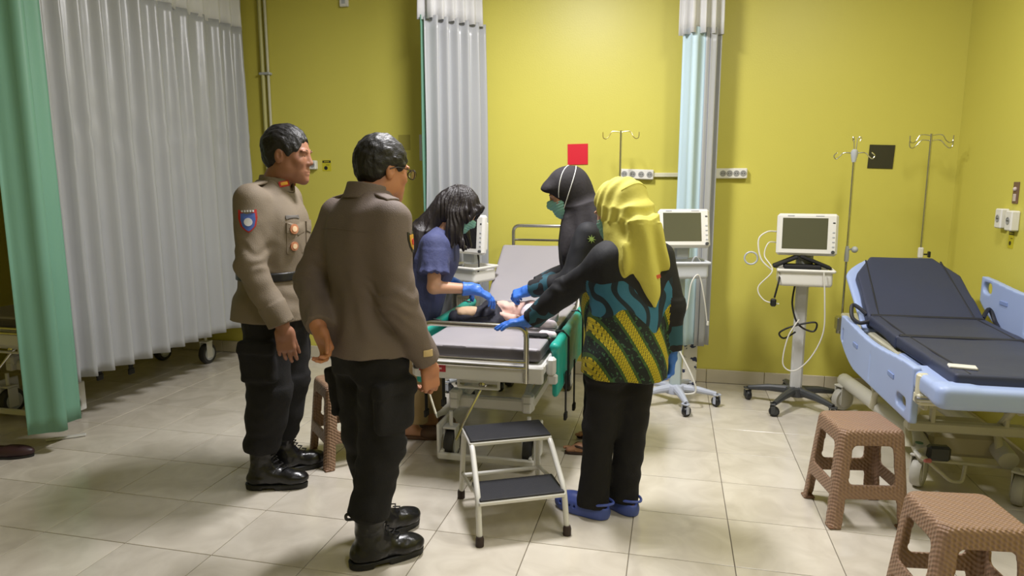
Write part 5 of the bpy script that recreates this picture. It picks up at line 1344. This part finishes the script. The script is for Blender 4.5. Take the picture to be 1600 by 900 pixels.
# ---------------- medic with black headscarf
def woman_black():
    P = thing('person', 'medic in black headscarf and mask bending over the gurney', 'person', (-.345, 3.76, 0), R(186-90))
    J = dict(pel=(0, -.02, .86), neck=(0, .12, 1.285), shr=(.165, .1, 1.22), shl=(-.165, .1, 1.22), elr=(.21, .17, .985), ell=(-.2, .18, .98), wrr=(.12, .39, .9), wrl=(-.12, .395, .915), front=(0, 1, -.2),
             hpr=(.085, -.02, .8), hpl=(-.085, -.02, .8), knr=(.09, .0, .44), knl=(-.09, .02, .44), anr=(.1, -.03, .085), anl=(-.1, .03, .085), ftr=(.1, 1, 0), ftl=(-.2, 1, 0))
    H = Head((0, .215, 1.43), head_frame(R(6), R(24)), 1.0)
    hl = dict(W=(-.12, .41, .91), d=(.1, 1, -.35), n=(.5, -.35, -.8), th=(1, 0, .4), curl=(.75, .85, .85, .8), scale=.97, thumb=(.7, .4, .4))
    hr = dict(W=(.12, .405, .895), d=(-.1, 1, -.35), n=(-.4, -.35, -1), th=(-1, 0, 0), curl=(.5, .6, .6, .6), scale=.95)
    body(P, J, H, skin('fair_brown_skin', srgb(188, 140, 112)), .0052, slim=.92); eyes(P, H)
    S = SDF(); T_ = stack((0, -.03, .64), (0, .2, 1), (0, 1, 0), [(0, .19, .135, .165), (.12, .185, .13, .165), (.3, .165, .125, .135), (.46, .175, .13, .125), (.56, .17, .11, .115), (.63, .1, .08, .09), (.66, .07, .06, .07)], 2.3); S.add(T_)
    A_ = SDF()
    for s in 'rl': sleeve(S, J['sh'+s], J['el'+s], J['wr'+s], .066, .06, .056, .05); sleeve(A_, J['sh'+s], J['el'+s], J['wr'+s], .066, .06, .056, .05)
    S.disp = wrinkle(.006, (11, 11, 7), 51)
    mb = batik('batik_cloth', .93, .05); ms = batik_sleeve('batik_sleeve_cloth', [J['wrl'], J['wrr']], .13)
    sdf_obj('tunic', S, .006, [mb, ms], P, lambda c: ((A_.ev(c.astype(np.float32), False) < T_[0](c.astype(np.float32))-.006)).astype(int))
    decal('emblem', S, (-.23, .08, 1.2), (-1, .1, .3), (0, 0, 1), [(r_*math.cos(a), r_*math.sin(a)) for a, r_ in zip(np.linspace(0, 2*PI, 17)[:-1], [.022, .008]*8)], mat('emblem_green', srgb(150, 176, 96), .6), P, .004)
    trousers(P, J, BLKT, dict(hip=.175, th=.105, kn=.085, cf=.08, an=.075, drop=.03), seed=15, cut=.7)
    for s in 'rl':
        b = SDF(); an = np.array(J['an'+s]); fd = unit(J['ft'+s]); g = np.array([an[0], an[1], 0.]); b.add(stack(g, (0, 0, 1), fd, [(0, .042, .18, .075), (.016, .043, .182, .076)], 2.3)); sl = sdf_obj('sandal', b, .005, mat('dark_brown_sandal', srgb(62, 44, 38), .6), P)
        sd = np.cross(fd, [0, 0, 1]); b = MB(); b.tube(catmull([g+fd*.13+[0, 0, .04], g+fd*.1+sd*.035+[0, 0, .045], g+fd*.03+sd*.045+[0, 0, .02]], 5), .007, 8); b.tube(catmull([g+fd*.13+[0, 0, .04], g+fd*.1-sd*.035+[0, 0, .045], g+fd*.03-sd*.045+[0, 0, .02]], 5), .007, 8); b.build('strap', MATS['dark_brown_sandal'], sl)
        b = SDF()
        for i in range(5): q = g+fd*(.155-.01*i)+sd*(.026-.0125*i)*(1 if s == 'l' else -1)+[0, 0, .026]; b.add(cone(q, q+fd*(.024-.003*i), .0105-.001*i, .0085-.001*i), k=.003)
        sdf_obj('toes', b, .003, MATS['fair_brown_skin'], P)
    scarf_m = mat('black_scarf', srgb(37, 33, 36), .85, bump=.15, bscale=60)
    S = SDF(); S.add(H.e((0, -.018, .04), (.094, .117, .102))); S.add(H.e((0, -.03, -.05), (.088, .1, .1)), k=.05); S.add(H.e((0, .08, .06), (.07, .05, .04)), k=.03)
    S.add(stack((0, .06, 1.14), (0, .3, 1), (0, 1, 0), [(0, .17, .16, .14), (.07, .165, .15, .14), (.15, .13, .13, .125), (.24, .1, .1, .11)], 2.2), k=.05)
    S.add(stack((-.02, .16, .9), (0, .12, 1), (0, 1, 0), [(0, .05, .035, .03), (.1, .095, .06, .06), (.22, .125, .07, .07), (.34, .09, .05, .06), (.4, .05, .02, .03)], 2.2, False), k=.05)
    S.add(H.e((0, .115, -.015), (.066, .07, .088)), 's', .015)
    S.disp = wrinkle(.004, (13, 13, 6), 71, lambda Q: .006*np.sin(np.arctan2(Q[:, 1]-.07, Q[:, 0])*11+Q[:, 2]*6+2*noise(Q*5))*np.clip((1.38-Q[:, 2])/.12, 0, 1))
    sdf_obj('headscarf', S, .005, scarf_m, P)
    mask(P, H, straps=[[(s*.062, .05, .0), (s*.09, .03, .06), (s*.075, -.02, .125), (s*.03, -.06, .145), (0, -.07, .147)] for s in (-1, 1)]+[[(s*.062, .05, -.06), (s*.094, .0, -.0), (s*.08, -.07, .08), (s*.02, -.1, .118)] for s in (-1, 1)], on=S)
    glove(P, J['ell'], hl); glove(P, J['elr'], hr)
    return P
woman_black()

# ---------------- medic with yellow headscarf
def woman_yellow():
    P = thing('person', 'medic in yellow headscarf and green-yellow batik tunic with back turned', 'person', (-.25, 2.98, 0), R(124-90))
    J = dict(pel=(.055, -.03, .83), neck=(.09, -.0, 1.245), shr=(.215, -.05, 1.175), shl=(-.025, .0, 1.165), elr=(.25, -.085, .95), ell=(-.13, .19, 1.0), wrr=(.262, -.08, .755), wrl=(-.235, .325, .848),
             hpr=(.135, -.03, .77), hpl=(-.02, -.03, .77), knr=(.115, -.01, .42), knl=(-.04, .0, .42), anr=(.08, -.02, .085), anl=(-.075, -.01, .085), ftr=(-.25, 1, 0), ftl=(-.75, 1, 0))
    H = Head((.065, .075, 1.365), head_frame(R(18), R(22)), 1.0)
    hl = dict(W=(-.252, .337, .845), d=(-.885, .476, -.18), n=(-.1, .05, -1), th=(.56, .83, 0), curl=(.13, .13, .15, .2), scale=.97, spread=.15, thumb=(.7, .6, .2))
    hr = dict(W=(.262, -.08, .735), d=(-.03, .03, -1), n=(-1, .1, 0), th=(0, 1, 0), curl=(.5, .55, .6, .6), scale=.95)
    body(P, J, H, skin('fair_skin', srgb(200, 154, 126)), .0052, slim=.9); eyes(P, H)
    S = SDF(); T_ = stack((.055, -.03, .65), (.055, .03, 1), (.15, 1, 0), [(0, .185, .165, .17), (.08, .187, .16, .172), (.2, .17, .14, .15), (.37, .165, .13, .13), (.48, .168, .12, .12), (.55, .14, .1, .11), (.6, .08, .07, .08)], 2.4); S.add(T_)
    A_ = SDF()
    for s in 'rl': sleeve(S, J['sh'+s], J['el'+s], J['wr'+s], .06, .056, .054, .05); sleeve(A_, J['sh'+s], J['el'+s], J['wr'+s], .06, .056, .054, .05)
    S.disp = wrinkle(.006, (11, 11, 7), 81, elbow_folds(J['ell'], .005))
    mb = batik('batik_tunic_cloth', .965, 0); ms = batik_sleeve('batik_tunic_sleeve', [J['wrl'], J['wrr']], .13)
    sdf_obj('tunic', S, .0055, [mb, ms], P, lambda c: ((A_.ev(c.astype(np.float32), False) < T_[0](c.astype(np.float32))-.006)).astype(int))
    trousers(P, J, BLKT, dict(hip=.165, th=.09, kn=.07, cf=.066, an=.066, drop=-.035), seed=17, wr=.004, cut=.72)
    CL = mat('blue_clog', srgb(74, 92, 172), .45)
    for s in 'rl':
        b = SDF(); an = np.array(J['an'+s]); fd = unit(J['ft'+s]); g = np.array([an[0], an[1], 0.]); sd = np.cross(fd, [0, 0, 1]); M = np.stack([sd, fd, [0, 0, 1]])
        b.add(ell(g+fd*.085+[0, 0, .035], (.05, .1, .055), M)); b.add(stack(g, (0, 0, 1), fd, [(0, .046, .175, .08), (.03, .048, .178, .085), (.055, .042, .14, .08)], 2.3), k=.02)
        b.add(ell(g-fd*.01+[0, 0, .085], (.034, .075, .055), M), 's', .01); b.add(plane((0, 0, 0), (0, 0, -1)), 'i', .003)
        for i in range(4): q = g+fd*(.07+.025*i)+[0, 0, .04]; b.add(cone(q-sd*.08, q+sd*.08, .006, .006), 's', .002)
        cl = sdf_obj('clog', b, .0045, CL, P)
        st = MB(); st.tube(catmull([g+fd*.05+sd*.046+[0, 0, .06], g-fd*.05+sd*.044+[0, 0, .075], g-fd*.1+[0, 0, .08], g-fd*.05-sd*.044+[0, 0, .075], g+fd*.05-sd*.046+[0, 0, .06]], 5), .006, 8); st.build('heel_strap', CL, cl)
    ym = mat('yellow_scarf', srgb(196, 188, 86), .8, bump=.12, bscale=70)
    S = SDF(); S.add(H.e((0, -.02, .04), (.094, .115, .1))); S.add(H.e((0, -.045, -.05), (.09, .1, .1)), k=.05); S.add(H.e((.01, -.1, .02), (.06, .04, .07)), k=.05)
    S.add(stack((.085, -.02, 1.09), (-.02, .1, 1), (0, 1, 0), [(0, .125, .12, .11), (.06, .125, .115, .115), (.13, .105, .1, .11), (.22, .09, .09, .105), (.28, .082, .085, .1)], 2.2), k=.06)
    # tail falling to a point down the back
    S.add(stack((.075, -.115, 1.34), (.12, -.08, -1), (0, -1, 0), [(0, .07, .045, .06), (.1, .088, .04, .06), (.18, .09, .034, .05), (.25, .07, .028, .04), (.32, .038, .022, .03), (.375, .006, .015, .02)], 2.0), k=.04)
    S.add(H.e((0, .112, -.015), (.064, .07, .088)), 's', .015)
    S.disp = wrinkle(.003, (11, 11, 5), 91, lambda Q: .0085*np.sin((Q[:, 0]-.1)*58+(Q[:, 2]-1.3)*14+3*noise(Q*4))*np.clip((1.4-Q[:, 2])/.12, 0, 1)+.0035*np.sin(H.loc(Q)[:, 1]*80+H.loc(Q)[:, 2]*75+3*noise(Q*9))*(Q[:, 2] > 1.32))
    sdf_obj('headscarf', S, .0048, ym, P)
    b = MB(); b.box((0, 0, 0), (.03, .002, .016), .0005); lb = b.build('red_label', mat('scarf_label', srgb(206, 96, 60), .6), P)
    q = project(S, np.array([[.125, -.3, 1.1]]), (0, -1, 0))[0]; lb.location = (float(q[0]), float(q[1])-.002, float(q[2])); lb.rotation_euler = (0, R(-14), 0)
    # seam tie at the back of the head
    pts = project(S, np.array([H.p(x, -.3, .05+.02*math.cos(x*20)) for x in np.linspace(-.07, .07, 12)]), H.M @ np.array([0, -1, 0]))
    b = MB(); b.tube([tuple(map(float, q)) for q in pts], .003, 6); b.build('tie_seam', ym, P)
    mask(P, H, straps=[[(s*.062, .05, -.02), (s*.09, .0, .0)] for s in (-1, 1)])
    glove(P, J['ell'], hl); glove(P, J['elr'], hr)
    return P
woman_yellow()
# put the pen into the officer's right hand
pen.location = Matrix.Rotation(R(61-90), 4, 'Z') @ Vector((.18, .19, .57)) + Vector((-1.15, 2.44, 0)); pen.rotation_euler = (R(-10), R(-22), 0)
